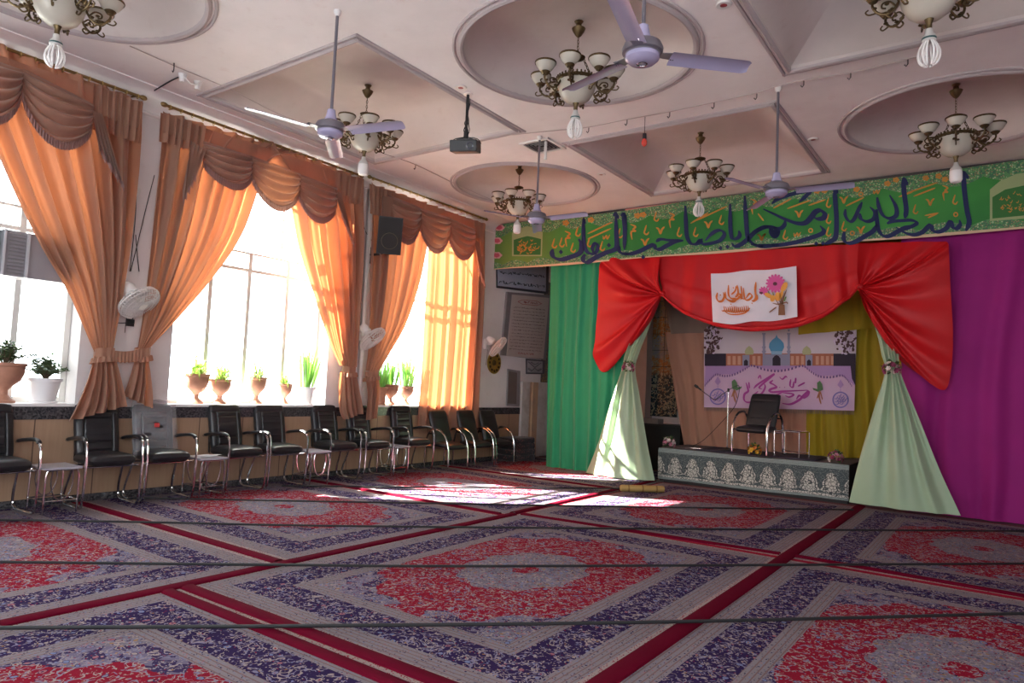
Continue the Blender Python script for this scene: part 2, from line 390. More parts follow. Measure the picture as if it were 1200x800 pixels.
# ------------------------------------------------------------------ carpets
def m_rug():
    b = B('medallion_carpet_pile'); x, y, z = b.xyz()
    w1 = b.noise(5, 2, col=True)
    mp = b.nt.nodes.new('ShaderNodeVectorMath'); mp.operation = 'MULTIPLY_ADD'; b.nt.links.new(w1, mp.inputs[0]); mp.inputs[1].default_value = (0.09, 0.09, 0); b.nt.links.new(b.co(), mp.inputs[2])
    V = mp.outputs[0]
    d1, c1 = b.vor(12, V); d2, c2 = b.vor(27, V); d3, c3 = b.vor(66, V); vine = (b.noise(12, 2, v=V)-0.5).abs().lt(0.020); vine2 = (b.noise(23, 1, v=V)-0.5).abs().lt(0.028)
    ax = x.abs(); ay = y.abs(); d = (1.47-ax).min(2.05-ay)
    beige = (0.33, 0.27, 0.25); blue = (0.165, 0.20, 0.34); navy = (0.022, 0.010, 0.058); red = (0.235, 0.004, 0.018); pink = (0.34, 0.13, 0.15); gold = (0.30, 0.16, 0.06); lav = (0.205, 0.19, 0.275)
    fl = b.pal(c2, [beige, lav, blue, beige, pink, lav, gold]); fl2 = b.pal(c3, [beige, lav, blue, navy, lav, red, beige, beige])
    def garden(ground, t1, t2, q=0.45):        # flowers and vines over a ground colour
        c = b.mix(d3.lt(t2)*c3.gt(q), ground, fl2); c = b.mix(vine*c2.gt(0.3), c, lav); c = b.mix(vine2*c2.gt(0.4), c, beige); c = b.mix(d2.lt(t1)*c2.gt(0.25), c, fl)
        c = b.mix(d1.lt(0.24), c, navy); c = b.mix(d1.lt(0.20), c, b.pal(c1, [lav, beige, blue, beige, pink])); c = b.mix(d1.lt(0.085), c, b.pal(c1, [red, navy, gold, red, navy])); return c
    g_navy = garden(navy, 0.20, 0.32, 0.70); g_red = garden(red, 0.17, 0.28, 0.78); g_field = garden(b.mix(c1.gt(0.62), (0.15, 0.13, 0.19), (0.035, 0.022, 0.075)), 0.22, 0.36, 0.55); g_pale = garden((0.17, 0.15, 0.18), 0.32, 0.42, 0.3)
    stripe = ((d*28.0).fract()-0.5).abs(); tick = d3.lt(0.32)
    guard = b.mix(stripe.gt(0.38), b.mix(tick*c3.gt(0.2), (0.225, 0.20, 0.21), b.pal(c3, [lav, navy, blue, (0.14, 0.10, 0.13), pink, navy, lav])), (0.19, 0.12, 0.115)); guard = b.mix((d2.lt(0.2))*stripe.lt(0.2), guard, navy)
    th = y.atan2(x*1.32); r0 = ((x/0.98)*(x/0.98)+(y/1.33)*(y/1.33)).sqrt(); wob = (b.noise(6, 2)-0.5)*0.10; r = r0*(1.0+0.040*(th*14.0).cos())+wob; ri = r0*(1.0+0.05*(th*10.0).cos())+wob*0.7
    cc = g_field
    pend = ((ax/0.20)+((ay-1.42)/0.19).abs()); cc = b.mix(pend.lt(1.0), cc, g_red)
    cor = ((ax-1.0)*(ax-1.0)+(ay-1.55)*(ay-1.55)).sqrt(); cc = b.mix(cor.lt(0.40), cc, g_pale)
    cc = b.mix(r.lt(1.0), cc, g_red); cc = b.mix(ri.lt(0.475), cc, g_pale); cc = b.mix(ri.lt(0.10), cc, g_red)
    cc = b.mix(d.lt(0.62), cc, guard); cc = b.mix(d.lt(0.50), cc, g_navy); cc = b.mix(d.lt(0.21), cc, guard); cc = b.mix(d.lt(0.05), cc, b.mix(tick, beige, red)); cc = b.mix(d.lt(0.012), cc, red)
    pile = b.noise(230, 2); cc = b.mix(pile.ss(0.3, 0.7)*0.25, cc, (0.07, 0.055, 0.08))
    return b.done(b.bsdf(cc, 0.95, sheen=0.0, spec=0.02, nrm=b.bump(pile, 0.25, 0.004)))
M_rug = m_rug()
def rug(cx, cy, rz, label, lx=1.485, ly=2.065, ly2=None):
    mb = MB(); mb.bb(-lx, lx, -ly, ly2 or ly, 0.0, 0.012); o = mb.build('carpet', M_rug, None, False, origin=(0, 0, 0)); o.location = (cx, cy, 0.001); o.rotation_euler = (0, 0, rz)
    tag(o, label, 'carpet', 'medallion carpets on the floor')
for a in [(-3.2, 4.80, 0, 'medallion carpet in the middle of the floor with its red oval fully in view'),
          (-3.2, 8.97, 0, 'medallion carpet reaching up to the stage front, crossed by the sun patch'),
          (-3.2, 0.63, 0, 'medallion carpet cut off by the bottom edge, next to the doubled red strip'),
          (-0.2, 8.97, 0, 'medallion carpet ending at the purple curtain'),
          (-0.2, 4.80, 0, 'medallion carpet at the bottom corner below the purple curtain'),
          (-6.76, 5.09, PI/2, 'medallion carpet in front of the chairs under the second window'),
          (-6.76, 8.13, PI/2, 'medallion carpet lit by the largest sun patch in front of the window chairs'),
          (-6.76, 2.05, PI/2, 'medallion carpet in front of the chairs with the draped plastic cover'),
          (-6.76, 11.17, PI/2, 'medallion carpet reaching the green curtain and the marble pillar')]:
    if a[0] > 2: rug(*a, lx=1.25)
    elif a[2] == 0: rug(*a)
    else: rug(*a, lx=1.51, ly=2.0, ly2=1.64)
M_strip = cloth('red_velvet', (0.10, 0.003, 0.014), rough=0.9, sheen=0.0, spec=0.03)
def strip(x0, y0, x1, y1, w_, label, z=0.013, h=0.022):
    mb = MB(); a = Vector((x0, y0, 0)); d = Vector((x1, y1, 0))-a; n = Vector((-d.y, d.x, 0)).normalized(); N = max(2, int(d.length/0.25))
    mb.grid(lambda u, v: a+d*v+n*(math.cos(PI*u)*w_/2+0.004*math.sin(v*d.length*1.3))+Vector((0, 0, z+h*math.sin(PI*u)**0.7)), 8, N)
    tag(mb.build('carpet_joint_strip', M_strip), label, 'carpet strip', 'red velvet strips over the carpet joints')
strip(-4.69, -1.4, -4.69, 6.72, 0.11, 'long red strip running from the bottom corner to the sun patch')
strip(-4.72, 6.76, -4.86, 11.1, 0.09, 'red strip crossing the sun patch towards the wooden roll')
strip(-1.67, 1.5, -1.69, 11.1, 0.13, 'broad red strip running up to the pale green drape beside the stage')
strip(-8.2, 3.56, -4.76, 3.56, 0.10, 'red strip crossing under the chairs towards the long dark strip')
strip(-4.62, 2.72, -1.75, 2.72, 0.10, 'thick upper red strip of the doubled pair in front')
strip(-4.62, 2.58, -1.75, 2.56, 0.09, 'lighter lower red strip of the doubled pair in front')
strip(-8.2, 6.62, -4.80, 6.62, 0.06, 'thin red strip between chairs and sun patch')
strip(-4.62, 6.80, -1.76, 7.02, 0.07, 'red strip behind the central carpet medallion')
strip(-1.62, 7.04, 2.5, 6.9, 0.08, 'red strip crossing in front of the purple curtain carpet')
strip(-8.2, 9.62, -4.9, 9.66, 0.05, 'thin red strip behind the sun patch near the green curtain')
M_cord = plain('black_cord_fibre', (0.008, 0.008, 0.01), 0.7)
def cord(pts, label):
    P = []
    for q in pts: p = at(*q, 2, 0.047); P.append((p.x, p.y, 0.047))
    mb = MB(); mb.tube(smooth(P, 24), 0.011, 6); tag(mb.build('black_cord', M_cord), label, 'cord', 'black cords stretched across the carpets')
cord([(-20, 735.5), (400, 732.7), (800, 728), (1215, 718)], 'black cord closest to the viewer across the front carpets')
cord([(-20, 658), (327, 661.5), (600, 663), (1215, 660)], 'black cord crossing the central red medallion')
cord([(-20, 608.5), (180, 611.7), (400, 616), (800, 619.5), (1215, 622)], 'black cord just behind the central medallion')
cord([(150, 583), (400, 587.7), (633, 591.7), (800, 594.5), (1000, 597)], 'black cord along the near edge of the sun patch')
cord([(330, 569), (400, 569.5), (520, 571), (730, 572)], 'black cord farthest back through the sun patch')
# ------------------------------------------------------------------ orange curtains of the left wall
def m_curtain(name, c, tc, tr):
    b = B(name); x, y, z = b.xyz(); n = b.noise(2.2, 4, 0.6); wv = b.noise(420, 1); st = b.noise(9, 2, stretch=(1, 1, 0.05))
    cc = b.mix(n, tuple(q*0.85 for q in c), tuple(q*1.12 for q in c)); cc = b.mix(st.ss(0.5, 0.7)*0.3, cc, tuple(q*0.7 for q in c))
    sh = b.bsdf(cc, 0.75, sheen=0.3, spec=0.25, nrm=b.bump(wv, 0.12, 0.002))
    return b.done(b.mixsh(tr, sh, b.node('ShaderNodeBsdfTranslucent', tc)))
M_cur = m_curtain('orange_curtain_cloth', (0.33, 0.185, 0.125), (0.72, 0.225, 0.085), 0.28)
M_swag = m_curtain('brown_swag_cloth', (0.28, 0.155, 0.11), (0.55, 0.20, 0.08), 0.17)
M_fringe = m_curtain('mauve_fringe', (0.27, 0.155, 0.14), (0.4, 0.2, 0.12), 0.15)
M_brass = plain('aged_brass', (0.33, 0.22, 0.09), 0.4, 0.9, scale=30)
M_gold = plain('gold_paint', (0.55, 0.38, 0.12), 0.35, 0.8)
XD = -8.27                                     # plane the drapes hang in
def pxs(pts, X=XD): return [at(p[0], p[1], 0, X) for p in pts]
def wave(u, n, k, rnd): return math.sin(2*PI*n*u+k)+0.45*math.sin(2*PI*n*1.73*u+1.3*k+1)+0.3*math.sin(2*PI*n*0.61*u+2.1*k)
def drape(left, right, n, amp, k=0.0, X=XD, nu=120, nv=60, pinch=None, mb=None, bottom=None, slope=0.0):
    L, R = pxs(left, X), pxs(right, X); mb = mb or MB()
    def fn(u, v):
        a, b = interp(L, v), interp(R, v); uu = u+0.02*math.sin(5*v+k)*math.sin(PI*u)
        p = a.lerp(b, u); A = amp
        wd = (b-a).length
        A = min(amp, 0.9*wd/n*0.5+0.008)
        if pinch: A *= pinch(v)
        q = 0.35+0.65*min(1, v*3+0.2)
        p.x += A*q*wave(uu, n, k, 0)+slope*v
        if bottom and v > 0.98: p.z += bottom(u)
        return p
    mb.grid(fn, nu, nv); return mb
def swag(mb, fr, A, Bp, low, depth0, n=5, X=XD+0.10, top_px=None, k=0.0, skew=0.0):
    a, b = at(*A, 0, X), at(*Bp, 0, X); l = at(*low, 0, X+0.1)
    def fn(u, v):
        p = a.lerp(b, u); D = max(0.3, (p.z-l.z)); s = (4*u*(1-u)) ** 0.75
        us = u ** (1+skew) if skew >= 0 else 1-(1-u) ** (1-skew); s = (4*us*(1-us)) ** 0.75
        z = p.z-v*(depth0+(D-depth0)*s)
        bul = math.sin(PI*min(1, v*1.02)) ** 0.7*0.10*s+0.05*v*s
        f = (0.5+0.5*math.sin(v*2*PI*n+2.2*u+k)) ** 1.4*0.075*(0.35+0.65*s)*min(1, 6*v)
        return (p.x+bul+f, p.y, z-0.012*math.sin(v*2*PI*n)*s)
    mb.grid(fn, 40, 56)
    fr.grid(lambda u, v: Vector(fn(u, 1))+Vector((0.012+0.011*math.sin(u*2*PI*26), 0, 0.015-v*(0.085+0.008*math.sin(u*2*PI*26+1)))), 208, 2)
def cascade(mb, fr, tl, tr, bl, br, n=4, X=XD+0.14, k=0.0):
    a, b, c, d = at(*tl, 0, X), at(*tr, 0, X), at(*bl, 0, X), at(*br, 0, X)
    def fn(u, v):
        p = a.lerp(b, u); q = c.lerp(d, u); r = p.lerp(q, v); zz = (abs((u*n) % 1-0.5)*2)
        r.z -= 0.10*zz*v; r.x += (0.02+0.075*zz)*(0.4+0.6*v); return r
    mb.grid(fn, n*12, 24)
    fr.grid(lambda u, v: Vector(fn(u, 1))+Vector((0.012+0.009*math.sin(u*2*PI*n*6), 0, 0.012-v*0.075)), n*36, 2)
def panel(mb, tl, tr, bl, br, n=3, amp=0.012, X=XD+0.06, nu=60, k=0.0):
    a, b, c, d = at(*tl, 0, X), at(*tr, 0, X), at(*bl, 0, X), at(*br, 0, X)
    mb.grid(lambda u, v: a.lerp(b, u).lerp(c.lerp(d, u), v)+Vector((amp*wave(u, n, k, 0), 0, 0)), nu, 10)
def rod(name_label, p0, p1, rings, X=XD+0.02, par=None):
    a, b = at(*p0, 0, X), at(*p1, 0, X); z = (a.z+b.z)/2+0.035
    a.z = b.z = z
    t = thing('curtain_rod', name_label, 'curtain rod', (X, (a.y+b.y)/2, z), 0, 'brass curtain rods')
    mb = MB(); mb.tube([a, b], 0.017, 10); mb.build('rod', M_brass, t)
    for e in (a, b): MB().ball(e, (0.03, 0.045, 0.03), 8).build('finial', M_brass, t)
    for f in (0.04, 0.5, 0.96):
        c = a.lerp(b, f); mb = MB(); mb.tube([c, (XL+0.0, c.y, z+0.02)], 0.012, 6); mb.box((XL+0.01, c.y, z+0.02), (0.02, 0.05, 0.09)); mb.build('bracket', M_brass, t)
    for i in range(rings):
        c = a.lerp(b, (i+0.5)/rings); MB().tube([(c.x+0.026*math.cos(q), c.y, c.z+0.026*math.sin(q)-0.008) for q in [2*PI*j/10 for j in range(10)]], 0.005, 5, closed=True).build('curtain_ring', M_gold, t)
    return t
def tie(mb, c, w_, dx=0.10, h=0.10, k=0.0):
    N = 40
    mb.grid(lambda u, v: (c.x+dx*math.sin(2*PI*u)+0.01*math.sin(u*40), c.y+w_/2*math.cos(2*PI*u), c.z+(v-0.5)*h+0.02*math.sin(2*PI*u+k)), N, 4, cu=True)
    mb.grid(lambda u, v: (c.x+(dx+0.015+0.02*v+0.012*math.sin(u*2*PI*14))*math.sin(2*PI*u), c.y+(w_/2+0.012+0.015*v+0.01*math.sin(u*2*PI*14))*math.cos(2*PI*u), c.z-h/2+0.02*math.sin(2*PI*u+k)-v*0.06), 120, 2, cu=True)
pin = lambda vt, lo: (lambda v: lo+(1-lo)*min(1, abs(v-vt)*2.6))
def curtain(label, left, right, n, amp, k, tiec=None, tail=None, tn=5, mat=None, pinch=None, group='orange window curtains', X=XD):
    p = at(*left[-1], 0, XD)
    t = thing('curtain', label, 'curtain', (XD, p.y, ZS), 0, group)
    mb = drape(left, right, n, amp, k, X=X, pinch=pinch); mb.build('drape', mat or M_cur, t, ang=80)
    if tail:
        mb = drape(tail[0], tail[1], tn, 0.055, k+1, nu=80, nv=24, X=XD+0.02); mb.build('tail', M_cur, t, ang=80)
    if tiec:
        mb = MB(); tie(mb, at(*tiec[0], 0, XD), tiec[1], k=k); mb.build('tie_band', M_cur, t, ang=60)
    if 'jade' in label:
        a, b = at(128, 413, 0, XD+0.10), at(168, 411, 0, XD+0.10); mb = MB(); mb.grid(lambda u, v: a.lerp(b, u)+Vector((0.008*math.sin(u*60)*v, 0, 0.035-v*0.13-0.03*math.sin(PI*u)+0.006*math.sin(u*50)*v)), 80, 5); mb.build('linking_strap', M_cur, t, ang=60)
    return t
P6 = lambda v: 0.25+0.75*min(1, 1.35*(1-v)+0.05)
curtain('orange curtain tied back beside the jade plant window with the air duct', [(-75, 22), (-45, 90), (4, 205), (44, 285), (80, 345), (110, 412)], [(166, 119), (163, 170), (158, 230), (152, 290), (143, 350), (132, 412)], 8, 0.085, 0.4,
        ((122, 414), 0.20), ([(110, 416), (101, 445), (88, 475), (78, 494)], [(134, 416), (139, 440), (143, 460), (146, 476)]), 5, pinch=P6)
curtain('orange curtain tied back next to the white wall fan above the plastic covered chair', [(190, 130), (186, 190), (180, 250), (174, 310), (167, 370), (161, 410)], [(352, 180), (312, 190), (281, 272), (250, 322), (212, 368), (174, 409)], 8, 0.08, 1.9,
        ((167, 412), 0.16), ([(160, 414), (156, 430), (150, 450), (145, 463)], [(173, 414), (175, 440), (177, 460), (177, 478)]), 4, pinch=P6)
curtain('orange curtain tied back over the tall snake plant in the white pot', [(300, 160), (335, 215), (351, 290), (370, 350), (386, 400), (398, 428)], [(426, 210), (425, 260), (424, 310), (422, 360), (420, 400), (418, 430)], 7, 0.075, 2.7,
        ((409, 432), 0.22), ([(399, 436), (398, 455), (399, 480), (403, 492)], [(417, 436), (419, 455), (423, 475), (424, 484)]), 4, pinch=P6)
curtain('orange curtain tied back below the black wall speaker', [(433, 214), (433, 270), (432, 320), (431, 370), (430, 410), (428, 434)], [(520, 245), (502, 275), (490, 330), (474, 380), (457, 412), (443, 436)], 7, 0.07, 0.9,
        ((436, 438), 0.22), ([(428, 440), (431, 460), (430, 480), (429, 492)], [(443, 440), (443, 460), (441, 478), (440, 490)]), 4, pinch=P6)
curtain('sunlit orange curtain hanging straight down beside the wall signs', [(503, 240), (502, 300), (498, 370), (495, 430), (491, 480), (490, 500)], [(569, 262), (568, 320), (566, 380), (563, 430), (561, 480), (560, 505)], 8, 0.038, 3.3, X=-8.375)
# tie hooks
# valances
def valance(label, pan, swags, cas, k):
    p = at(*pan[0][1], 0, XD)
    t = thing('swag_valance', label, 'valance', (XD+0.1, p.y, 4.0), 0, 'swag valances over the windows')
    mb = MB(); fr = MB()
    for i, q in enumerate(pan): panel(mb, *q[:4], n=q[4] if len(q) > 4 else 3, amp=q[5] if len(q) > 5 else 0.012, k=k+i)
    mb.build('header_panel', M_cur, t, ang=80)
    for i, q in enumerate(swags):
        s = MB(); swag(s, fr, q[0], q[1], q[2], q[3], k=k+i, skew=q[4] if len(q) > 4 else 0); s.build('swag', M_swag, t, ang=80)
    for i, q in enumerate(cas):
        s = MB(); cascade(s, fr, *q, k=k); s.build('cascade', M_swag, t, ang=60)
    fr.build('fringe', M_fringe, t, ang=60, label='mauve ruffled fringe along the swag edges')
    return t
valance('brown swag valance over the window with the air duct', [((-30, 55), (166, 120), (-30, 85), (162, 150)), ((108, 97), (167, 121), (107, 150), (162, 168), 7, 0.03)],
        [((-50, 55), (27, 82), (-6, 140), 0.25), ((27, 80), (110, 122), (80, 170), 0.26)], [((106, 130), (118, 134), (112, 165), (141, 209))], 0.3)
valance('brown swag valance with three swags over the middle window', [((190, 133), (426, 211), (190, 155), (423, 235)), ((188, 131), (240, 148), (186, 165), (236, 180), 6, 0.03), ((392, 200), (426, 212), (391, 235), (422, 240), 5, 0.025)],
        [((238, 165), (296, 183), (272, 216), 0.26), ((294, 182), (352, 203), (334, 243), 0.26), ((350, 203), (395, 220), (378, 256), 0.28)],
        [((240, 176), (222, 165), (225, 200), (211, 228)), ((390, 222), (398, 226), (397, 245), (410, 278))], 1.1)
valance('brown swag valance over the window behind the black speaker', [((433, 215), (569, 263), (433, 235), (567, 282)), ((434, 216), (462, 226), (434, 250), (460, 258), 6, 0.025), ((553, 257), (569, 263), (552, 290), (566, 300), 4, 0.02)],
        [((455, 228), (493, 243), (476, 281), 0.26), ((491, 243), (527, 255), (513, 292), 0.26), ((525, 254), (556, 268), (544, 300), 0.26)],
        [((459, 232), (447, 229), (450, 265), (441, 290)), ((554, 280), (560, 284), (558, 310), (564, 328))], 2.2)
rod('brass curtain rod over the window with the air duct', (-60, 38), (168, 117), 14)
rod('brass curtain rod with cloth clips over the middle window', (192, 128), (424, 207), 22)
rod('brass curtain rod over the window behind the speaker', (433, 210), (570, 259), 18)
# ------------------------------------------------------------------ stage front: cloths, banner, platform
YB1 = 11.06                                    # banner plane
YI = YB1-0.014
YC = 11.22                                     # plane of the hanging cloths
YS = 11.25                                     # stage front
YK = 12.6                                      # backdrop behind the stage
def py(pts, Y): return [at(p[0], p[1], 1, Y) for p in pts]
M_green = cloth('emerald_cloth', (0.025, 0.30, 0.14), trans=0.1, rough=0.6, sheen=0.3)
M_purple = cloth('purple_cloth', (0.31, 0.015, 0.175), trans=0.03, rough=0.7, sheen=0.05)
M_red = cloth('red_satin', (0.50, 0.006, 0.010), rough=0.5, sheen=0.0, spec=0.3)
M_pale = cloth('pale_green_satin', (0.36, 0.48, 0.31), trans=0.08, rough=0.42, spec=0.45)
M_yellow = cloth('mustard_cloth', (0.40, 0.27, 0.012), trans=0.05, rough=0.6)
M_peach = cloth('peach_cloth', (0.50, 0.24, 0.16), trans=0.1)
M_peach_shaded = cloth('shaded_peach_cloth', (0.26, 0.17, 0.13))  # upper panel of the peach cloth, its shadow put into the colour
def hang(name, label, mat, tl, tr, bl, br, Y, n, amp, k, nu=160, nv=30, cat='curtain', group=None, sag=0.0):
    a, b, c, d = py([tl, tr, bl, br], Y); mb = MB()
    def fn(u, v):
        p = a.lerp(b, u).lerp(c.lerp(d, u), v); A = amp*(0.55+0.6*v)
        p.y += A*wave(u+0.012*math.sin(7*v+k+9*u), n, k, 0); p.z -= sag*math.sin(PI*u)*(v) ; return p
    mb.grid(fn, nu, nv); o = mb.build(name, mat, None, ang=80); tag(o, label, cat, group); return o
p = at(700, 560, 2, 0.015)
def zat(px, Y, z):                              # pixel row whose point on plane Y is at height z
    lo, hi = -200.0, 1200.0
    for _ in range(50):
        m_ = (lo+hi)/2
        if at(px, m_, 1, Y).z > z: lo = m_
        else: hi = m_
    return (px, lo)
hang('curtain', 'emerald green cloth curtain hanging from ceiling to floor by the wall signs', M_green, zat(646, YC, 4.6), zat(752, YC, 4.6), zat(638.5, YC, 0.02), zat(738, YC, 0.02), YC+0.06, 7, 0.028, 0.5)
hang('curtain', 'purple cloth curtain covering the front from the red drape to the side wall', M_purple, zat(1056, YC, 4.6), zat(1700, YC, 4.6), zat(1056, YC, 0.02), zat(1500, YC, 0.02), YC+0.06, 9, 0.03, 1.5, nu=260)
# red drape
t = thing('red_drape', 'shiny red satin swag drape pinned up at two points over the stage', 'drape', at(900, 300, 1, YC-0.04))
Yr = YC-0.10
def tail(P, Q, k, amp, sagd):                  # folds run out from the pinch P to the outline Q
    Pp = at(*P, 1, Yr-0.05); Qs = py(Q, Yr); mb = MB()
    def fn(u, v):
        q = interp(Qs, u); s = v; p = Pp.lerp(q, s); bell = math.sin(PI*min(1, s)) ** 0.8
        p.z -= sagd*bell*math.sin(PI*u) ** 0.7
        f = (0.5+0.5*math.sin(u*2*PI*5+k+1.6*s)) ** 1.6*1.5+0.35*math.sin(u*2*PI*12+k)
        p.y -= amp*f*min(1, s*4)*(1.15-0.75*s)+0.07*bell; return p
    mb.grid(fn, 130, 40); return mb
tail((776, 344), [(776, 300), (755, 300), (730, 302), (708, 303), (704, 306), (703, 320), (701, 350), (698, 395), (697, 420), (709, 436), (735, 411), (757, 385), (771, 360), (777, 346)], 0.4, 0.075, 0.12).build('tail', M_red, t, ang=80)
tail((1007, 336), [(1007, 285), (1035, 284), (1070, 284), (1103, 283), (1111, 285), (1112.5, 300), (1114, 340), (1117, 390), (1115, 430), (1106, 457), (1076, 438), (1048, 415), (1020, 372), (1009, 340)], 1.4, 0.085, 0.14).build('tail', M_red, t, ang=80)
mb = MB(); top = py([(770, 300), (830, 297), (890, 293), (950, 289), (1012, 285)], Yr); bot = py([(777, 346), (802, 366), (850, 383), (900, 386), (950, 377), (985, 357), (1007, 337)], Yr-0.05)
def vf(u, v):
    p = interp(top, u).lerp(interp(bot, u), v); e = math.sin(PI*u) ** 0.5
    p.y -= (0.022*wave(u+0.05*v*(u-0.5), 6, 0.7, 0)*(0.5+0.9*v)+0.035*e*v) + 0.03*max(0, math.sin(v*2*PI*2.2-1))*v*(1-abs(2*u-1)*0.6)*(v > 0.55); return p
mb.grid(vf, 150, 40); mb.build('valance', M_red, t, ang=80)
mb = MB(); mb.tube([Vector(vf(i/60, 1))+Vector((0, -0.012, 0.012)) for i in range(61)], [0.012+0.03*math.sin(PI*i/60) ** 0.6 for i in range(61)], 8); mb.build('rolled_hem', M_red, t)
mb = MB(); a, b_ = at(700, 303, 1, YC-0.02), at(1113, 285, 1, YC-0.02); mb.tube([(XL+0.01, YC-0.02, 3.93), (XR-0.01, YC-0.02, 3.93)], 0.012, 8); tag(mb.build('curtain_rail', M_gold if False else M_brass, None), 'thin rail behind the green banner that carries the red drape', 'rail')
mb = MB()
for q in ((776, 344), (1007, 336)): mb = MB(); mb.ball(at(*q, 1, Yr-0.1), (0.06, 0.04, 0.05), 8); mb.build('gathered_knot', M_red, t)
# white little banner pinned on the red drape
def flat(mb, pts, Y, d=0.004):
    P = py(pts, Y); return mb.slab(P, (0, -d, 0))
def stroke(mb, pts, hw, Y, n=None, nib=None, taper=True):
    if Y == YI: hw = (lambda g: (lambda f: 1.22*(g(f) if callable(g) else g)))(hw)   # pen stroke on a cloth, pixel path and half width
    m_ = n or max(6, 5*len(pts)); P = smooth([(x, y, 0) for x, y in pts], m_); Lp, Rp = [], []
    for i in range(m_):
        tg = (P[min(i+1, m_-1)]-P[max(i-1, 0)]); tg = tg.normalized() if tg.length > 1e-6 else Vector((1, 0, 0)); f = i/(m_-1)
        w_ = hw(f) if callable(hw) else hw
        if taper: w_ *= min(1, 0.45+4*f, 0.35+5*(1-f))
        if nib is not None: w_ *= 0.45+0.55*abs(math.sin(math.atan2(tg.y, tg.x)-nib))
        nn = Vector((-tg.y, tg.x, 0)); Lp.append(P[i]+nn*w_); Rp.append(P[i]-nn*w_)
    b = len(mb.v)
    for q in Lp+Rp: mb.v.append(at(q.x, q.y, 1, Y))
    for i in range(m_-1): mb.f.append((b+i, b+i+1, b+m_+i+1, b+m_+i))
    return mb
def dia(mb, x, y, r, Y): mb.poly(py([(x, y-r*1.1), (x+r, y+0.1*r), (x, y+r*1.1), (x-r, y)], Y))
def oval(mb, x, y, rx, ry, Y, n=20, r0=0.0, a=0.0):
    c, s = math.cos(a), math.sin(a); pt = lambda q, f: (x+(rx*f*math.cos(q))*c-(ry*f*math.sin(q))*s, y+(rx*f*math.cos(q))*s+(ry*f*math.sin(q))*c)
    if r0 == 0: mb.poly(py([pt(2*PI*i/n, 1) for i in range(n)], Y))
    else:
        b = len(mb.v)
        for f in (1, r0):
            for i in range(n): mb.v.append(at(*pt(2*PI*i/n, f), 1, Y))
        for i in range(n): mb.f.append((b+i, b+(i+1) % n, b+n+(i+1) % n, b+n+i))
M_white = cloth('white_satin', (0.70, 0.66, 0.72), trans=0.05, rough=0.5)
ink = lambda n, c: plain(n, c, 0.75, var=0.03)
M_org = ink('orange_print', (0.60, 0.16, 0.03)); M_pink = ink('magenta_print', (0.62, 0.09, 0.30)); M_dkp = ink('dark_plum_print', (0.12, 0.03, 0.05)); M_lf = ink('leaf_green_print', (0.12, 0.22, 0.06)); M_twig = ink('twig_brown_print', (0.22, 0.09, 0.04)); M_or2 = ink('light_orange_print', (0.75, 0.34, 0.06))
Yw = Yr-0.16
tw = thing('small_banner', 'small white satin banner with orange writing and a pink flower bouquet', 'banner', at(884, 378, 1, Yw))
wt, wb = py([(833, 320.5), (855, 319.5), (877, 316.5), (905, 316), (933, 311.5)], Yw), py([(835, 377), (858, 380), (880, 376.5), (905, 376), (934.5, 371)], Yw)
mb = MB(); mb.grid(lambda u, v: interp(wt, u).lerp(interp(wb, u), v)+Vector((0, 0.010*math.sin(6*u+3*v)+0.012*math.sin(14*u-4*v), 0)), 40, 16); mb.build('cloth', M_white, tw)
Yi = Yw-0.032
W = lambda x, y: (820+x*130/1156, 300+y*90/800)  # close-up of the little banner
def ws(mb, pts, h): stroke(mb, [W(*q) for q in pts], h, Yi, nib=0.8)
mb = MB()
ws(mb, [(585, 270), (578, 350), (585, 430), (565, 465), (540, 462)], 1.5); ws(mb, [(595, 400), (600, 440), (570, 470)], 1.0)
ws(mb, [(455, 330), (462, 400), (475, 450), (510, 455), (545, 420), (520, 390), (480, 440)], 1.3); ws(mb, [(470, 450), (420, 430), (390, 400), (430, 400), (400, 440), (340, 465), (290, 450)], 1.3)
ws(mb, [(430, 310), (440, 400), (430, 450)], 1.2); ws(mb, [(390, 300), (400, 390), (370, 430)], 1.3); ws(mb, [(300, 300), (300, 400), (330, 440), (380, 440)], 1.3); ws(mb, [(330, 400), (370, 360), (380, 310)], 1.0)
ws(mb, [(265, 370), (270, 430), (300, 460), (340, 475), (380, 465)], 1.4); ws(mb, [(185, 380), (175, 430), (195, 470), (235, 465), (255, 420), (245, 375)], 1.4)
for x, y in ((215, 405), (350, 330), (325, 500), (545, 490)): dia(mb, *W(x, y), 0.9, Yi)
rnd = random.Random(4)
for i in range(13):
    x = 250+i*21; ws(mb, [(x, 520+6*math.sin(i)), (x+8, 560), (x-10, 590-abs(i-6)*3), (x-22, 560)], 0.8)
ws(mb, [(245, 560), (300, 600), (380, 608), (470, 590), (525, 540)], 0.9)
mb.build('lettering', M_org, tw, False)
mb = MB(); c0 = W(790, 285)
for i in range(16):
    a = 2*PI*i/16; oval(mb, c0[0]+6.6*math.cos(a), c0[1]+6.2*math.sin(a), 5.2, 1.9, Yi-0.002-0.0002*i, 10, a=a)
for i in range(9):
    a = 2*PI*i/9; oval(mb, W(665, 360)[0]+3*math.cos(a), W(665, 360)[1]+2.4*math.sin(a), 3.0, 1.3, Yi-0.001-0.0002*i, 8, a=a)
mb.build('pink_flower_print', M_pink, tw, False)
mb = MB(); oval(mb, *W(640, 383), 2.2, 1.3, Yi-0.008); mb.build('small_flower_heart_print', M_dkp, tw, False); mb = MB(); oval(mb, *W(785, 288), 2.5, 2.2, Yi-0.008); mb.build('flower_heart_print', M_dkp, tw, False)
mb = MB()
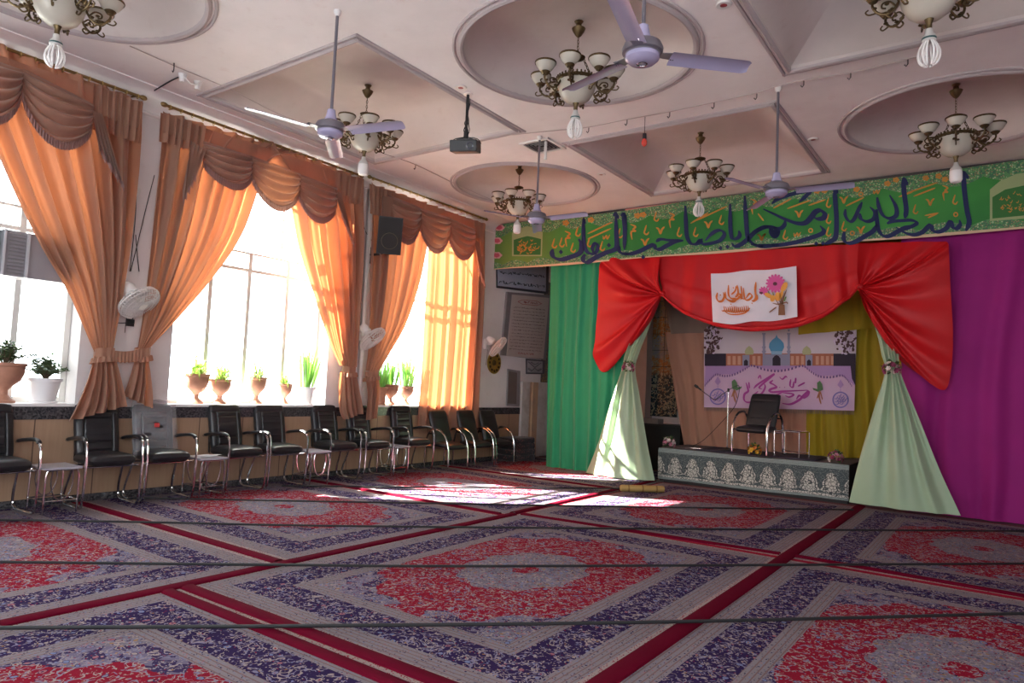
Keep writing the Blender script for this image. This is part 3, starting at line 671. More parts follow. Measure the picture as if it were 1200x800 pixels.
for x, y, rx, ry, a in ((715, 410, 5.2, 2.6, .5), (815, 420, 3.6, 5.2, 0), (880, 320, 3.2, 6.2, .5), (760, 440, 3, 4, .3), (850, 400, 2, 5, .3)): oval(mb, *W(x, y), rx, ry, Yi-0.009, 14, a=a)
mb.build('orange_flower_print', M_or2, tw, False)
mb = MB()
for q in ([(850, 600), (850, 500), (800, 430)], [(830, 600), (840, 500), (860, 400)], [(870, 600), (862, 500), (890, 380)], [(840, 600), (830, 520), (760, 400)], [(880, 600), (860, 480), (905, 350)], [(760, 490), (820, 500), (905, 480), (915, 500)], [(725, 585), (800, 530)]): ws(mb, q, 0.8)
mb.slab(py([W(825, 510), W(885, 505), W(890, 615), W(818, 615)], Yi-0.01), (0, -0.002, 0)); mb.build('stem_print', M_twig, tw, False)
mb = MB()
for q in ([(700, 340), (740, 420)], [(740, 330), (775, 420)], [(900, 420), (880, 470)]): ws(mb, q, 0.9)
mb.build('leaf_print', M_lf, tw, False)
# ---- big green banner
def m_banner():
    b = B('green_banner_cloth'); x, y, z = b.xyz(); n = b.noise(0.8, 3); d3, c3 = b.vor(42); d2, c2 = b.vor(20)
    cc = b.mix(n.ss(0.3, 0.75), (0.022, 0.17, 0.035), (0.05, 0.27, 0.05))
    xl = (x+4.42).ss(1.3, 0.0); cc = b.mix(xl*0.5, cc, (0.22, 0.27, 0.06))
    sc1 = (x*5.2).sin().abs()*0.10; sc2 = (x*5.2+0.8).sin().abs()*0.09
    lace = b.mix(d3.lt(0.36), b.mix(c3.gt(0.5), (0.10, 0.27, 0.10), (0.06, 0.17, 0.09)), b.mix(c3.gt(0.4), (0.42, 0.47, 0.30), (0.30, 0.24, 0.12)))
    cc = b.mix(((z-0.335-0.10)+sc1).gt(0.33), cc, lace); cc = b.mix((z+0.0).lt(sc2*0.9+0.10), cc, lace)
    cc = b.mix(z.lt(0.035), cc, (0.62, 0.42, 0.28)); return b.done(b.bsdf(cc, 0.6, spec=0.3, nrm=b.bump(b.noise(300, 1), 0.1, 0.002)))
tb = thing('green_banner', 'long green banner with dark blue calligraphy above the stage', 'banner', at(884, 293, 1, YB1))
mb = MB(); Z0, Z1 = 3.845, 4.76; X0, X1 = at(570, 300, 1, YB1).x+0.02, 1.6
def bf(u, v):
    x = lerp(X0, X1, u); return (x, YB1+0.006*math.sin(3*x), lerp(Z0+0.012*math.sin(2.1*x), Z1+0.02*math.sin(1.3*x), v))
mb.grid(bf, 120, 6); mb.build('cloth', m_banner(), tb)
for ch in tb.children: pass
YI = YB1-0.014
M_navy = ink('navy_print', (0.008, 0.016, 0.085)); M_gld = ink('ochre_print', (0.52, 0.22, 0.035))
def crop(ox, oy, k): return lambda L: [(ox+x/k, oy+y/k) for x, y in L]
mb = MB()
def S(cf, pts, h, nib=0.5): stroke(mb, cf(pts), h, YI, nib=nib)
C2, C3, C4, C5, C6, C7 = crop(640, 225, 8), crop(730, 220, 8.89), crop(815, 205, 8), crop(880, 200, 8), crop(970, 195, 8), crop(1050, 190, 8)
A_ = lambda f: 2.6-0.9*f
S(C2, [(305, 440), (330, 490), (320, 565), (240, 605), (140, 632), (75, 612), (55, 575), (62, 535)], 2.6)
S(C2, [(348, 260), (350, 390), (355, 490), (385, 560), (432, 578), (448, 560)], 2.0, 0.0); S(C2, [(428, 590), (470, 560), (485, 505), (460, 480), (434, 520), (445, 572)], 1.8)
S(C2, [(365, 582), (345, 620), (358, 652), (395, 655), (470, 610), (560, 568), (640, 540), (662, 500), (656, 350), (652, 205)], 2.5)
S(C2, [(728, 205), (738, 350), (732, 540)], A_, 0.0); S(C2, [(700, 225), (728, 200), (748, 245)], 1.3, None)
S(C2, [(678, 500), (682, 545), (715, 575), (800, 580)], 2.2); S(C2, [(630, 225), (652, 198), (678, 250)], 1.3, None); S(C2, [(340, 255), (352, 262), (356, 300)], 1.6, None)
S(C3, [(0, 685), (70, 688), (160, 665), (250, 622), (320, 592), (342, 632), (390, 638), (460, 600), (530, 568), (628, 550)], 2.3); S(C3, [(345, 560), (395, 535), (500, 548), (630, 546)], 1.9)
S(C3, [(650, 185), (656, 350), (666, 500), (700, 572), (745, 588), (795, 572), (828, 528)], 2.1, 0.2)
S(C4, [(0, 648), (45, 608), (66, 645), (130, 643), (225, 615), (270, 562), (250, 525), (205, 520), (150, 552), (92, 615)], 2.0)
S(C4, [(325, 268), (326, 440), (332, 550), (350, 596), (390, 592), (414, 565), (406, 520)], 2.1, 0.2)
S(C4, [(462, 192), (470, 350), (480, 500), (492, 590), (535, 640), (600, 668), (700, 665), (800, 655)], 2.4); S(C4, [(338, 640), (372, 668), (430, 648), (500, 590), (560, 532), (640, 490), (720, 488), (790, 505)], 2.3)
S(C4, [(700, 500), (720, 550), (750, 570), (770, 530), (740, 505)], 2.6, None)
S(C5, [(115, 358), (220, 408), (330, 458), (430, 492), (510, 488), (570, 430), (602, 388), (650, 372), (690, 402), (680, 442), (620, 450), (580, 428)], 2.8); S(C5, [(195, 308), (260, 260), (400, 215), (552, 188), (512, 240), (452, 292)], 1.9, None)
S(C5, [(322, 468), (312, 512), (270, 542), (200, 532), (130, 530), (60, 560), (0, 603)], 2.2); S(C5, [(190, 545), (215, 600), (245, 590), (235, 555)], 2.6, None)
S(C5, [(0, 688), (80, 703), (250, 698), (420, 670), (560, 628), (660, 592), (682, 560), (648, 515)], 2.5)
S(C5, [(690, 685), (750, 660), (795, 615), (802, 450), (792, 300), (783, 150)], 2.5)
S(C6, [(165, 400), (165, 460), (200, 512), (242, 500), (290, 402), (322, 332)], 1.9); S(C6, [(300, 440), (312, 490), (370, 515), (430, 490), (442, 430), (395, 378)], 2.2)
S(C6, [(462, 288), (480, 380), (520, 460), (580, 487), (640, 460), (640, 380), (580, 268)], 2.3); S(C6, [(458, 400), (463, 520), (480, 600), (522, 650), (580, 650), (650, 612), (720, 576), (790, 552)], 2.4)
S(C6, [(155, 610), (150, 680), (182, 715), (250, 708), (350, 652), (430, 600), (468, 530)], 2.4); S(C6, [(708, 108), (717, 250), (736, 400), (724, 485)], 2.4, 0.0); S(C6, [(62, 190), (72, 230), (100, 240)], 1.8, None)
S(C7, [(-85, 575), (-40, 555), (40, 548), (150, 545), (196, 572), (120, 612), (0, 650)], 2.1); S(C7, [(0, 610), (60, 648), (150, 680), (240, 660), (322, 590), (345, 640), (400, 652), (470, 620), (512, 555), (535, 612), (575, 618), (602, 580), (594, 540)], 2.4)
S(C7, [(632, 80), (640, 250), (665, 450), (686, 560), (655, 645)], 2.5, 0.0); S(C7, [(628, 90), (650, 110), (680, 155)], 1.6, None); S(C7, [(60, 150), (85, 165), (108, 215)], 1.6, None)
for cf, L in ((C2, [(138, 560), (588, 497)]), (C3, [(210, 720)]), (C4, [(235, 684), (300, 672)]), (C5, [(612, 682), (675, 678)])):
    for x, y in cf(L): dia(mb, x, y, 2.6, YI)
mb.build('calligraphy', M_navy, tb, False)
mb = MB(); YI2 = YB1-0.011
def hook(x, y): stroke(mb, [(x+0.5, y-7), (x-1, y-2), (x-2, y+2), (x+1, y+4), (x+3.5, y+1)], 0.9, YI2)
def vee(x, y): stroke(mb, [(x-5, y-3), (x-2, y-1), (x, y+4), (x+2, y-1), (x+5, y-4)], 1.1, YI2)
def mee(x, y): stroke(mb, [(x-3, y-8), (x+3, y-5), (x, y-2), (x+3, y), (x-2, y+1), (x-1, y+10)], 1.0, YI2)
def dbl(x, y): stroke(mb, [(x-4, y-1), (x-3, y+3), (x, y-1), (x+1, y+3), (x+4, y-2)], 0.8, YI2)
def rng(x, y): oval(mb, x, y, 3, 3, YI2, 12, 0.5)
def sl(x, y, x2, y2): stroke(mb, [(x, y), ((x+x2)/2, (y+y2)/2), (x2, y2)], 0.9, YI2)
def fw(x, y):
    for i in range(5): oval(mb, x+2.3*math.cos(i*1.257), y+2.0*math.sin(i*1.257), 1.9, 1.5, YI2-0.0005*i, 8)
for cf, fn_, L in ((C2, hook, [(75, 490), (145, 480), (250, 530), (295, 380), (405, 480), (690, 395), (525, 515)]), (C2, dbl, [(565, 415)]), (C2, mee, [(200, 430)]), (C2, fw, [(185, 290), (420, 260)]),
                   (C3, mee, [(105, 450), (505, 330)]), (C3, hook, [(240, 450), (345, 310), (585, 470), (755, 470)]), (C3, vee, [(390, 440), (230, 560)]), (C3, fw, [(150, 290), (210, 280)]),
                   (C4, vee, [(120, 460), (620, 580)]), (C4, hook, [(240, 430)]), (C4, mee, [(545, 290)]), (C5, vee, [(450, 400), (100, 620)]), (C5, dbl, [(435, 590)]), (C5, rng, [(560, 560)]), (C5, hook, [(320, 610), (725, 460), (725, 580), (725, 310)]), (C5, fw, [(620, 190), (690, 185)]),
                   (C6, hook, [(150, 570)]), (C6, vee, [(310, 590), (150, 310)]), (C6, rng, [(310, 260), (230, 625)]), (C6, dbl, [(460, 230)]), (C6, fw, [(560, 160), (270, 215), (640, 125)]), (C7, vee, [(320, 370)]), (C7, mee, [(460, 280)]), (C7, hook, [(180, 450), (550, 360)]), (C7, rng, [(560, 490)]), (C7, fw, [(400, 130), (280, 150), (460, 160)])):
    for x, y in cf(L): fn_(x, y)
for cf, L in ((C2, [(390, 390, 620, 280), (390, 440, 610, 340)]), (C3, [(705, 370, 889, 260)]), (C4, [(0, 430, 300, 290), (585, 360, 640, 430)]), (C5, [(210, 350, 380, 260), (340, 355, 560, 275), (540, 325, 700, 270)]), (C6, [(170, 370, 340, 290), (665, 285, 800, 235)]), (C7, [(100, 290, 390, 190), (165, 320, 370, 240), (270, 500, 400, 475), (300, 520, 390, 480)])):
    for q in L: (a, b_), = [tuple(cf([(q[0], q[1]), (q[2], q[3])]))]; sl(*a, *b_)
mb.build('small_lettering', M_gld, tb, False)
# cartouches and roses at the banner's ends
M_cart = ink('pale_lace_print', (0.30, 0.36, 0.17)); M_rose = ink('rose_print', (0.55, 0.08, 0.13)); M_rose2 = ink('light_rose_print', (0.66, 0.33, 0.33)); M_dgr = ink('deep_green_print', (0.03, 0.15, 0.03))
mb = MB(); flat(mb, [(600, 300), (600, 273), (608, 268), (618, 265), (628, 267), (636, 272), (635, 300)], YB1-0.007, 0.001); mb.build('cartouche_print', M_cart, tb, False); mb = MB(); flat(mb, [(1160, 259), (1160, 222), (1172, 212), (1190, 204), (1215, 200), (1215, 255)], YB1-0.007, 0.001); mb.build('cartouche_print', M_cart, tb, False)
mb = MB(); flat(mb, [(602, 298.5), (602, 281), (612, 278), (618, 276.5), (624, 277.5), (634, 280), (633.5, 298.5)], YB1-0.0095, 0.001); mb.build('cartouche_field_print', M_dgr, tb, False); mb = MB(); flat(mb, [(1163, 256), (1163, 231), (1178, 222), (1215, 214), (1215, 251)], YB1-0.0095, 0.001); mb.build('cartouche_field_print', M_dgr, tb, False)
rnd = random.Random(7)
for cx, cy, rx, ry, nn in ((618, 289, 13, 9, 40), (1196, 237, 26, 13, 60)):
    mb = MB()
    for i in range(nn):
        a = rnd.random()*2*PI; f = rnd.random() ** 0.5; x, y = cx+rx*f*math.cos(a), cy+ry*f*math.sin(a); stroke(mb, [(x-1.5, y+rnd.uniform(-2, 2)), (x, y+1), (x+1.5, y+rnd.uniform(-3, 2))], 0.45, YI2, n=6)
    mb.build('cartouche_lettering', M_gld, tb, False)
for x, y in ((585, 266.5), (582.5, 282), (582, 299)):
    mb, m2 = MB(), MB()
    for i in range(6): oval(m2, x+3.6*math.cos(i*1.05), y+2.2*math.sin(i*1.05), 3.0, 2.0, YI2-0.0004*i, 10)
    for i in range(5): oval(mb, x+1.8*math.cos(i*1.257+.3), y+1.2*math.sin(i*1.257+.3), 2.0, 1.5, YI2-0.004-0.0003*i, 10)
    m2 = m2.build('rose_print', M_rose2, tb, False); mb.build('rose_heart_print', M_rose, m2, False)
M_redcl = cloth('salmon_cloth_strip', (0.60, 0.22, 0.20))
mb = MB(); a, b_ = at(733, 243, 1, YB1+0.03), at(925, 222, 1, YB1+0.03); mb.box(((a.x+b_.x)/2, YB1+0.03, 4.735), (b_.x-a.x, 0.012, 0.09)); tag(mb.build('salmon_cloth_strip', M_redcl, None, False), 'salmon cloth strip showing along the top of the green banner', 'cloth')
# ---- stage
def m_stagecloth():
    b = B('damask_stage_cloth'); x, y, z = b.xyz(); d1, c1 = b.vor(38); d2, c2 = b.vor(75)
    W_ = 0.305; u = ((x+5)/W_).fract()-0.5; uu = u.abs()*W_; zz = z-0.27
    r = ((uu/0.125)*(uu/0.125)+(zz/0.165)*(zz/0.165)).sqrt(); th = zz.atan2(uu)
    zr = (zz+0.15)/0.31; prof = (1.0-zr).max(0.0).pow(0.45)*0.150*(zr*7.0).min(1.0)*(1.0+0.09*(zr*15.0).sin()); leaf = uu/(prof+0.001)
    inner = b.vor(24, feat='DISTANCE_TO_EDGE')[0].gt(0.07)*((leaf-0.72).abs().gt(0.05)).max(zr.gt(2.0))
    pale = leaf.lt(1.0)*inner
    cc = b.mix(d1.lt(0.3), (0.055, 0.075, 0.078), (0.13, 0.155, 0.15)); cc = b.mix(d2.lt(0.30)*c2.gt(0.35), cc, (0.26, 0.29, 0.27)); cc = b.mix(leaf.lt(1.08), cc, (0.05, 0.06, 0.06)); cc = b.mix(pale, cc, b.mix(d2.gt(0.14), (0.14, 0.15, 0.145), (0.55, 0.53, 0.47)))
    edge = z.gt(0.495).max(z.lt(0.085)); stp = ((z*55.0).fract()).gt(0.5); cc = b.mix(edge, cc, b.mix(stp*d2.gt(0.3), (0.17, 0.20, 0.19), (0.28, 0.33, 0.31)))
    return b.done(b.bsdf(cc, 0.85, sheen=0.2, nrm=b.bump(d2, 0.2, 0.004)))
SX0, SX1, SZ = -4.86, -1.87, 0.565
ts = thing('stage_platform', 'low stage platform covered with grey damask cloth of pale medallions', 'stage', ((SX0+SX1)/2, YS+0.7, 0))
mb = MB(); mb.bb(SX0+0.02, SX1-0.02, YS+0.03, YK+0.02, 0.0, SZ-0.02); mb.build('platform', plain('dark_plywood', (0.03, 0.025, 0.025), 0.8), ts, False)
mb = MB(); mb.grid(lambda u, v: (lerp(SX0, SX1, u), YS+0.008*wave(u, 6, 1, 0)*(1-v)-0.004+0.03*max(0, v-0.9)*10*0.5, lerp(0.045, SZ, v)+0.006*math.sin(9*u)), 120, 12)
mb.build('front_cloth', m_stagecloth(), ts)
mb = MB(); mb.grid(lambda u, v: (lerp(SX0, SX1-0.0, u), lerp(YS+0.01, YK, v), SZ+0.004+0.004*math.sin(13*u+5*v)), 30, 14); mb.build('top_cloth', plain('grey_brown_stage_mat', (0.16, 0.13, 0.13), 0.9, scale=30), ts)
mb = MB(); mb.grid(lambda u, v: (SX1+0.006, lerp(YS, YK, u), lerp(0.03, SZ, v)), 12, 6); mb.build('side_cloth', plain('black_side_cloth', (0.02, 0.018, 0.02), 0.9), ts)
mb = MB(); a = [(lerp(-4.1, -2.55, i/10), YS+0.16+0.05*math.sin(i*1.7), SZ+0.018) for i in range(11)]
mb.bb(-4.25, -2.35, YS+0.16, YS+1.05, SZ+0.008, SZ+0.02); tag(mb.build('stage_rug', plain('dark_plum_rug', (0.05, 0.035, 0.06), 0.95, scale=40), None, False), 'dark plum rug lying under the chair on the stage', 'rug')
# ---- backdrop cloths behind the stage
hang('backdrop_cloth', 'peach cloth hanging at the back of the stage beside the tiled wall panel', M_peach, (779, 389), (945, 384), (801, 523), (945, 532), YK, 9, 0.02, 0.3, cat='cloth', group='cloths at the back of the stage')
hang('backdrop_cloth', 'yellow mustard cloth hanging behind the stage next to the pale green drape', M_yellow, (943, 384), (1090, 377), (943, 533), (1090, 542), YK-0.015, 7, 0.03, 1.3, cat='cloth', group='cloths at the back of the stage')
hang('backdrop_cloth', 'upper panel of the peach cloth, its shade coloured taupe, behind the red drape', M_peach_shaded, zat(762, YK, 4.5), zat(946, YK, 4.5), (760+26, 391), (946, 386), YK-0.05, 5, 0.015, 0.3, cat='cloth', group='cloths at the back of the stage')
hang('backdrop_cloth', 'mustard yellow cloth band overlapping the poster top behind the red drape', M_yellow, zat(935, YK, 4.5), zat(1090, YK, 4.5), (935, 392), (1090, 379), YK-0.17, 5, 0.02, 0.9, cat='cloth', group='cloths at the back of the stage')
# wall behind the peach cloth: tiled prayer-niche panel and a grey pier
def m_tile():
    b = B('glazed_niche_tile'); x, y, z = b.xyz(); d, c = b.vor(16); d2, c2 = b.vor(34); vine = (b.noise(12, 2)-0.5).abs().lt(0.04)
    hi = z.ss(0.8, 1.0); g = b.mix(hi, (0.02, 0.035, 0.045), b.mix(b.noise(1.5, 2).gt(0.5), (0.40, 0.17, 0.06), (0.30, 0.28, 0.28)))
    cc = b.mix(vine, g, (0.35, 0.30, 0.20)); cc = b.mix(d.lt(0.22), cc, b.pal(c, [(0.45, 0.38, 0.25), (0.08, 0.16, 0.18), (0.40, 0.16, 0.07), (0.5, 0.45, 0.38)]))
    gr = ((z*2.9).fract().lt(0.03)).max(((x+0.02)*2.9).fract().lt(0.03)); cc = b.mix(gr, cc, (0.03, 0.03, 0.035)); return b.done(b.bsdf(cc, 0.25))
YT = 13.62; a, b_ = at(762, 487, 1, YT), at(793, 365, 1, YT)
mb = MB(); xa, xb, za, zb = a.x, b_.x+0.05, a.z, 3.25
prof = [(xa, za), (xb, za), (xb, zb)]+[(lerp(xb, xa, i/12), zb+0.55*math.sin(PI*i/12) ** 0.7*(1-0.0*i)) for i in range(1, 12)]+[(xa, zb)]
mb.slab([(x, YT, z) for x, z in prof], (0, 0.07, 0)); tag(mb.build('tile_panel', m_tile(), None, False), 'patterned glazed tile panel in the niche behind the stage', 'tile panel')
mb = MB(); a, b_ = at(744, 430, 1, 13.5), at(761, 430, 1, 13.5); mb.bb(a.x-0.3, b_.x, 13.35, YB, 0, 4.2); struct(mb, 'pilaster', plain('grey_beige_plaster', (0.40, 0.31, 0.27), 0.8))
# ---- pale green drapes with flower ties
def hourglass(label, cx_top, L, R, k, tb_):
    mb = MB(); Lp, Rp = py(L, YC-0.28), py(R, YC-0.28); Lx, Rx = [(x, y, 0) for x, y in L], [(x, y, 0) for x, y in R]
    t = thing('pale_drape', label, 'drape', (lerp(Lp[-1], Rp[-1], .5).x, YC-0.28, 0.02), 0, 'pale green drapes beside the stage')
    def fn(u, v):
        q = interp(Lx, v).lerp(interp(Rx, v), u); p = at(q.x, q.y, 1, lerp(YC+0.04, YC-0.30, min(1, v/0.42) ** 1.3)); w_ = (interp(Rp, v)-interp(Lp, v)).length
        p.y += min(0.05, 0.085*w_+0.012)*(1.0-0.5*v*v)*wave(u+0.04*math.sin(5*u+k), 3.1, k, 0)+0.012*math.sin(u*43+k)*min(1, 2*w_)*(1-v)-0.12*math.sin(PI*u)*min(1, w_); p.z = max(p.z, 0.03) if v > 0.9 else p.z
        return p
    mb.grid(fn, 150, 60); mb.build('cloth', M_pale, t, ang=80); return t
hourglass('pale green drape lit by the sun between green curtain and stage', 0, [(764, 352), (741, 392), (731, 415), (727, 433), (714, 470), (699, 520), (685, 556)], [(772, 352), (757, 392), (749, 412), (744, 433), (750, 470), (758, 520), (767, 563)], 0.5, 0)
hourglass('pale green drape between the stage and the purple curtain', 0, [(1016, 352), (1028, 392), (1033, 415), (1037, 436), (1024, 480), (1008, 535), (995, 588)], [(1026, 352), (1047, 392), (1053, 415), (1056, 438), (1077, 490), (1101, 550), (1126, 604)], 2.1, 0)
M_fl = {n: ink('petal_'+n, c) for n, c in dict(pink=(0.60, 0.22, 0.30), white=(0.72, 0.62, 0.58), wine=(0.28, 0.04, 0.10), yellow=(0.75, 0.42, 0.04), orange=(0.70, 0.20, 0.03)).items()}
M_leaf = plain('flower_leaf', (0.07, 0.13, 0.035), 0.6, scale=20)
def bouquet(label, c, r, cols, k, n=16, cat='flowers', group=None):
    rnd = random.Random(k); t = thing('flower_bunch', label, cat, (c.x, c.y, c.z-r*0.6), 0, group); mb = MB()
    for i in range(n*2):
        a, e = rnd.random()*2*PI, rnd.uniform(-0.7, 1.2); d = Vector((math.cos(a)*math.cos(e), math.sin(a)*math.cos(e), math.sin(e)))
        s = d.cross(Vector((0, 0, 1))).normalized(); p = c+d*r*0.5; q = c+d*r*rnd.uniform(1.0, 1.35); q.z = max(q.z, c.z-r*0.6); w_ = r*0.22
        mb.add([p, lerp(p, q, .5)+s*w_+Vector((0, 0, .01)), q, lerp(p, q, .5)-s*w_], [(0, 1, 2, 3)])
    mb.build('leaves', M_leaf, t)
    for i in range(n):
        a, e = 2*PI*i*0.618, math.asin(max(-0.5, min(0.95, -0.35+1.3*i/n))); d = Vector((math.cos(a)*math.cos(e), math.sin(a)*math.cos(e), math.sin(e))); o = c+d*r*0.75
        q = d.to_track_quat('Z', 'Y'); mb = MB(); R_ = r*rnd.uniform(0.26, 0.38)
        for ring, (np_, rad, tilt) in enumerate(((6, 1.0, 0.5), (5, 0.65, 0.95), (3, 0.3, 1.25))):
            for j in range(np_):
                b_ = 2*PI*j/np_+ring; v = [Vector((0, 0, 0)), Vector((math.cos(b_-.5), math.sin(b_-.5), tilt))*R_*rad*0.75, Vector((math.cos(b_), math.sin(b_), tilt*0.85))*R_*rad, Vector((math.cos(b_+.5), math.sin(b_+.5), tilt))*R_*rad*0.75]
                mb.add([o+q @ x for x in v], [(0, 1, 2, 3)])
        mb.build('blossom', M_fl[cols[i % len(cols)]], t)
    return t
bouquet('dusky flower bunch tying the sunlit pale green drape', at(736, 431, 1, YC-0.45), 0.12, ['wine', 'pink', 'wine', 'white'], 1, group='flower ties')
bouquet('dusky flower bunch tying the pale green drape next to the purple curtain', at(1045, 433, 1, YC-0.45), 0.13, ['pink', 'wine', 'white', 'wine'], 2, group='flower ties')
zs = SZ+0.085
bouquet('pink flower bunch on the stage corner by the sunlit pale drape', Vector((-4.72, YS+0.12, zs)), 0.12, ['pink', 'pink', 'white'], 3, group='flower bunches along the stage edge')
bouquet('yellow and orange flower bunch on the stage edge before the chair', Vector((at(872, 530, 2, zs).x, YS+0.12, zs)), 0.12, ['yellow', 'yellow', 'orange'], 4, group='flower bunches along the stage edge')
bouquet('wine and white flower bunch on the stage edge by the purple side', Vector((at(987, 534, 2, zs).x, YS+0.12, zs)), 0.12, ['wine', 'white', 'pink'], 5, group='flower bunches along the stage edge')
# ------------------------------------------------------------------ poster behind the stage
YP = YK-0.12
tp = thing('poster_banner', 'pink fringed poster of a domed building with purple writing behind the stage chair', 'poster', at(912, 482, 1, YP))
V = lambda x, y: (810+x/6, 380+y/6)            # close-up of the poster
def m_poster():
    b = B('poster_print'); x, y, z = b.xyz(); n = b.noise(2, 3); f = z.ss(0.75, 1.0)
    cc = b.mix(f, (0.62, 0.36, 0.50), (0.62, 0.52, 0.52)); cc = b.mix(n.ss(0.3, 0.7)*0.5, cc, (0.60, 0.44, 0.58)); return b.done(b.bsdf(cc, 0.5, spec=0.3))
mb = MB(); tl, tr, bl, br = py([(825, 386), (1004, 381), (825, 477), (1001, 481)], YP)
mb.grid(lambda u, v: tl.lerp(tr, u).lerp(bl.lerp(br, u), v)+Vector((0, 0.006*math.sin(9*u), 0)), 30, 10); mb.build('cloth', m_poster(), tp)
mb = MB()
N_ = 120
for i in range(N_):
    p = bl.lerp(br, (i+0.5)/N_); mb.add([p+Vector((-0.006, 0.006, 0.004)), p+Vector((0.006, 0.006, 0.004)), p+Vector((0.003, 0.004, -0.07)), p+Vector((-0.003, 0.004, -0.07))], [(0, 1, 2, 3)])
mb.build('fringe', plain('taupe_fringe', (0.25, 0.18, 0.15), 0.9), tp, False)
Yq = YP-0.010
def vp(mb, pts, d=0): mb.poly(py([V(*q) for q in pts], Yq-d*0.0012))
def vo(mb, x, y, rx, ry, d=0, n=20, r0=0.0): c = V(x, y); oval(mb, c[0], c[1], rx/6, ry/6, Yq-d*0.0012, n, r0)
def vs(mb, pts, h, d=4, nib=0.7): stroke(mb, [V(*q) for q in pts], h/6, Yq-d*0.0012, nib=nib)
I = dict(brick=(0.42, 0.13, 0.07), brick2=(0.60, 0.30, 0.20), stone=(0.30, 0.28, 0.38), dome=(0.10, 0.30, 0.48), dome2=(0.28, 0.45, 0.60), olive=(0.45, 0.42, 0.22), dark=(0.03, 0.015, 0.03), navy=(0.16, 0.08, 0.22), violet=(0.22, 0.17, 0.45), lav=(0.44, 0.25, 0.48), purple=(0.42, 0.05, 0.28), leaf=(0.10, 0.17, 0.07), root=(0.45, 0.16, 0.08), pale=(0.68, 0.52, 0.66), shrub=(0.10, 0.04, 0.04))
I = {k: ink('poster_'+k, c) for k, c in I.items()}
mb = MB(); vp(mb, [(100, 290), (1150, 290), (1150, 430), (1060, 358), (900, 362), (780, 292), (600, 325), (425, 290), (300, 350), (175, 352), (95, 430)], 1); mb.build('forecourt_print', I['lav'], tp, False)
mb = MB(); vp(mb, [(100, 205), (1150, 205), (1150, 290), (100, 290)], 2)
for x in range(265, 1000, 34):
    pass
mb.build('arcade_print', I['brick'], tp, False)
mb = MB()
for x in list(range(255, 365, 36))+list(range(430, 495, 36))+list(range(700, 780, 36))+list(range(875, 990, 36)): vp(mb, [(x, 222), (x+22, 222), (x+22, 284), (x, 284)], 3)
mb.build('arch_pattern', I['brick2'], tp, False)
mb = MB(); vp(mb, [(95, 205), (245, 205), (245, 292), (95, 292)], 4); mb.build('dark_wing_print', I['dark'], tp, False)  # dark end wing of the printed building
mb = MB(); vp(mb, [(1000, 205), (1155, 205), (1155, 430), (1130, 380), (1120, 292), (1000, 292)], 4); mb.build('dark_wing_print', I['dark'], tp, False)
mb = MB(); vp(mb, [(520, 210), (680, 210), (680, 290), (520, 290)], 5); mb.build('gate_print', I['stone'], tp, False)
mb = MB(); vp(mb, [(572, 290), (572, 240), (585, 222), (600, 215), (615, 222), (628, 240), (628, 290)], 7); mb.build('gate_arch_print', I['dark'], tp, False)
for x in (385, 828):
    mb = MB(); vp(mb, [(x-25, 215), (x+25, 215), (x+25, 290), (x-25, 290)], 5); o = mb.build('side_gate_print', I['stone'], tp, False)
    mb = MB(); vp(mb, [(x-14, 290), (x-14, 258), (x, 245), (x+14, 258), (x+14, 290)], 7); mb.build('arch_print', I['dark'], o, False)
for x in (408, 812):
    mb = MB(); vp(mb, [(x-28, 212), (x-32, 190), (x-22, 168), (x, 150), (x+22, 168), (x+32, 190), (x+28, 212)], 4); mb.build('small_dome_print', I['olive'], tp, False)
mb = MB(); vp(mb, [(560, 185), (640, 185), (636, 215), (564, 215)], 5); mb.build('drum_print', I['dome2'], tp, False)
mb = MB(); vp(mb, [(560, 188), (546, 160), (550, 132), (570, 108), (592, 92), (600, 70), (608, 92), (630, 108), (650, 132), (654, 160), (640, 188)], 6); mb.build('dome_print', I['dome'], tp, False)
for x in (511, 686):
    mb = MB(); vp(mb, [(x-9, 290), (x-8, 60), (x+8, 60), (x+9, 290)], 6)
    for y, w_ in ((185, 16), (155, 15), (60, 14), (35, 8)): vp(mb, [(x-w_, y), (x+w_, y), (x+w_*.7, y+14), (x-w_*.7, y+14)], 7)
    mb.build('minaret_print', I['stone'], tp, False)
mb = MB(); pts = [(95, 430), (135, 385), (175, 352), (235, 362), (300, 352), (370, 318), (425, 288), (510, 315), (600, 327), (690, 315), (782, 290), (840, 330), (900, 364), (980, 370), (1060, 358), (1095, 385), (1130, 432)]
P_ = smooth([(x, y, 0) for x, y in pts], 120)
for i in range(119):
    if i % 2 == 0:
        a, b_ = P_[i], P_[i+1]; vp(mb, [(a.x, a.y-7), (b_.x, b_.y-7), (b_.x, b_.y+9), (a.x, a.y+9)], 4)
mb.build('scalloped_border_pattern', I['navy'], tp, False)
rnd = random.Random(11)
for cx, cy, rx, ry, nn in ((142, 110, 62, 100, 90), (1085, 110, 78, 98, 110)):
    mb, m2 = MB(), MB()
    for i in range(nn):
        a, f = rnd.random()*6.28, rnd.random() ** 0.5; x, y = cx+rx*f*math.cos(a), cy+ry*f*math.sin(a)
        if 95 < x < 1150: oval(mb if rnd.random() < 0.7 else m2, *V(x, y), rnd.uniform(1, 2.4), rnd.uniform(0.9, 2), Yq-0.010-0.0002*i, 8, a=rnd.random()*3)
    for q in ([(cx, cy+90), (cx-10, cy), (cx+40, cy-60)], [(cx, cy+60), (cx+50, cy+10), (cx+80, cy-20)]): vs(mb, q, 5, 9)
    mb.build('branch_print', I['shrub'], tp, False); m2.build('blossom_print', I['pale'], tp, False)
mb = MB()
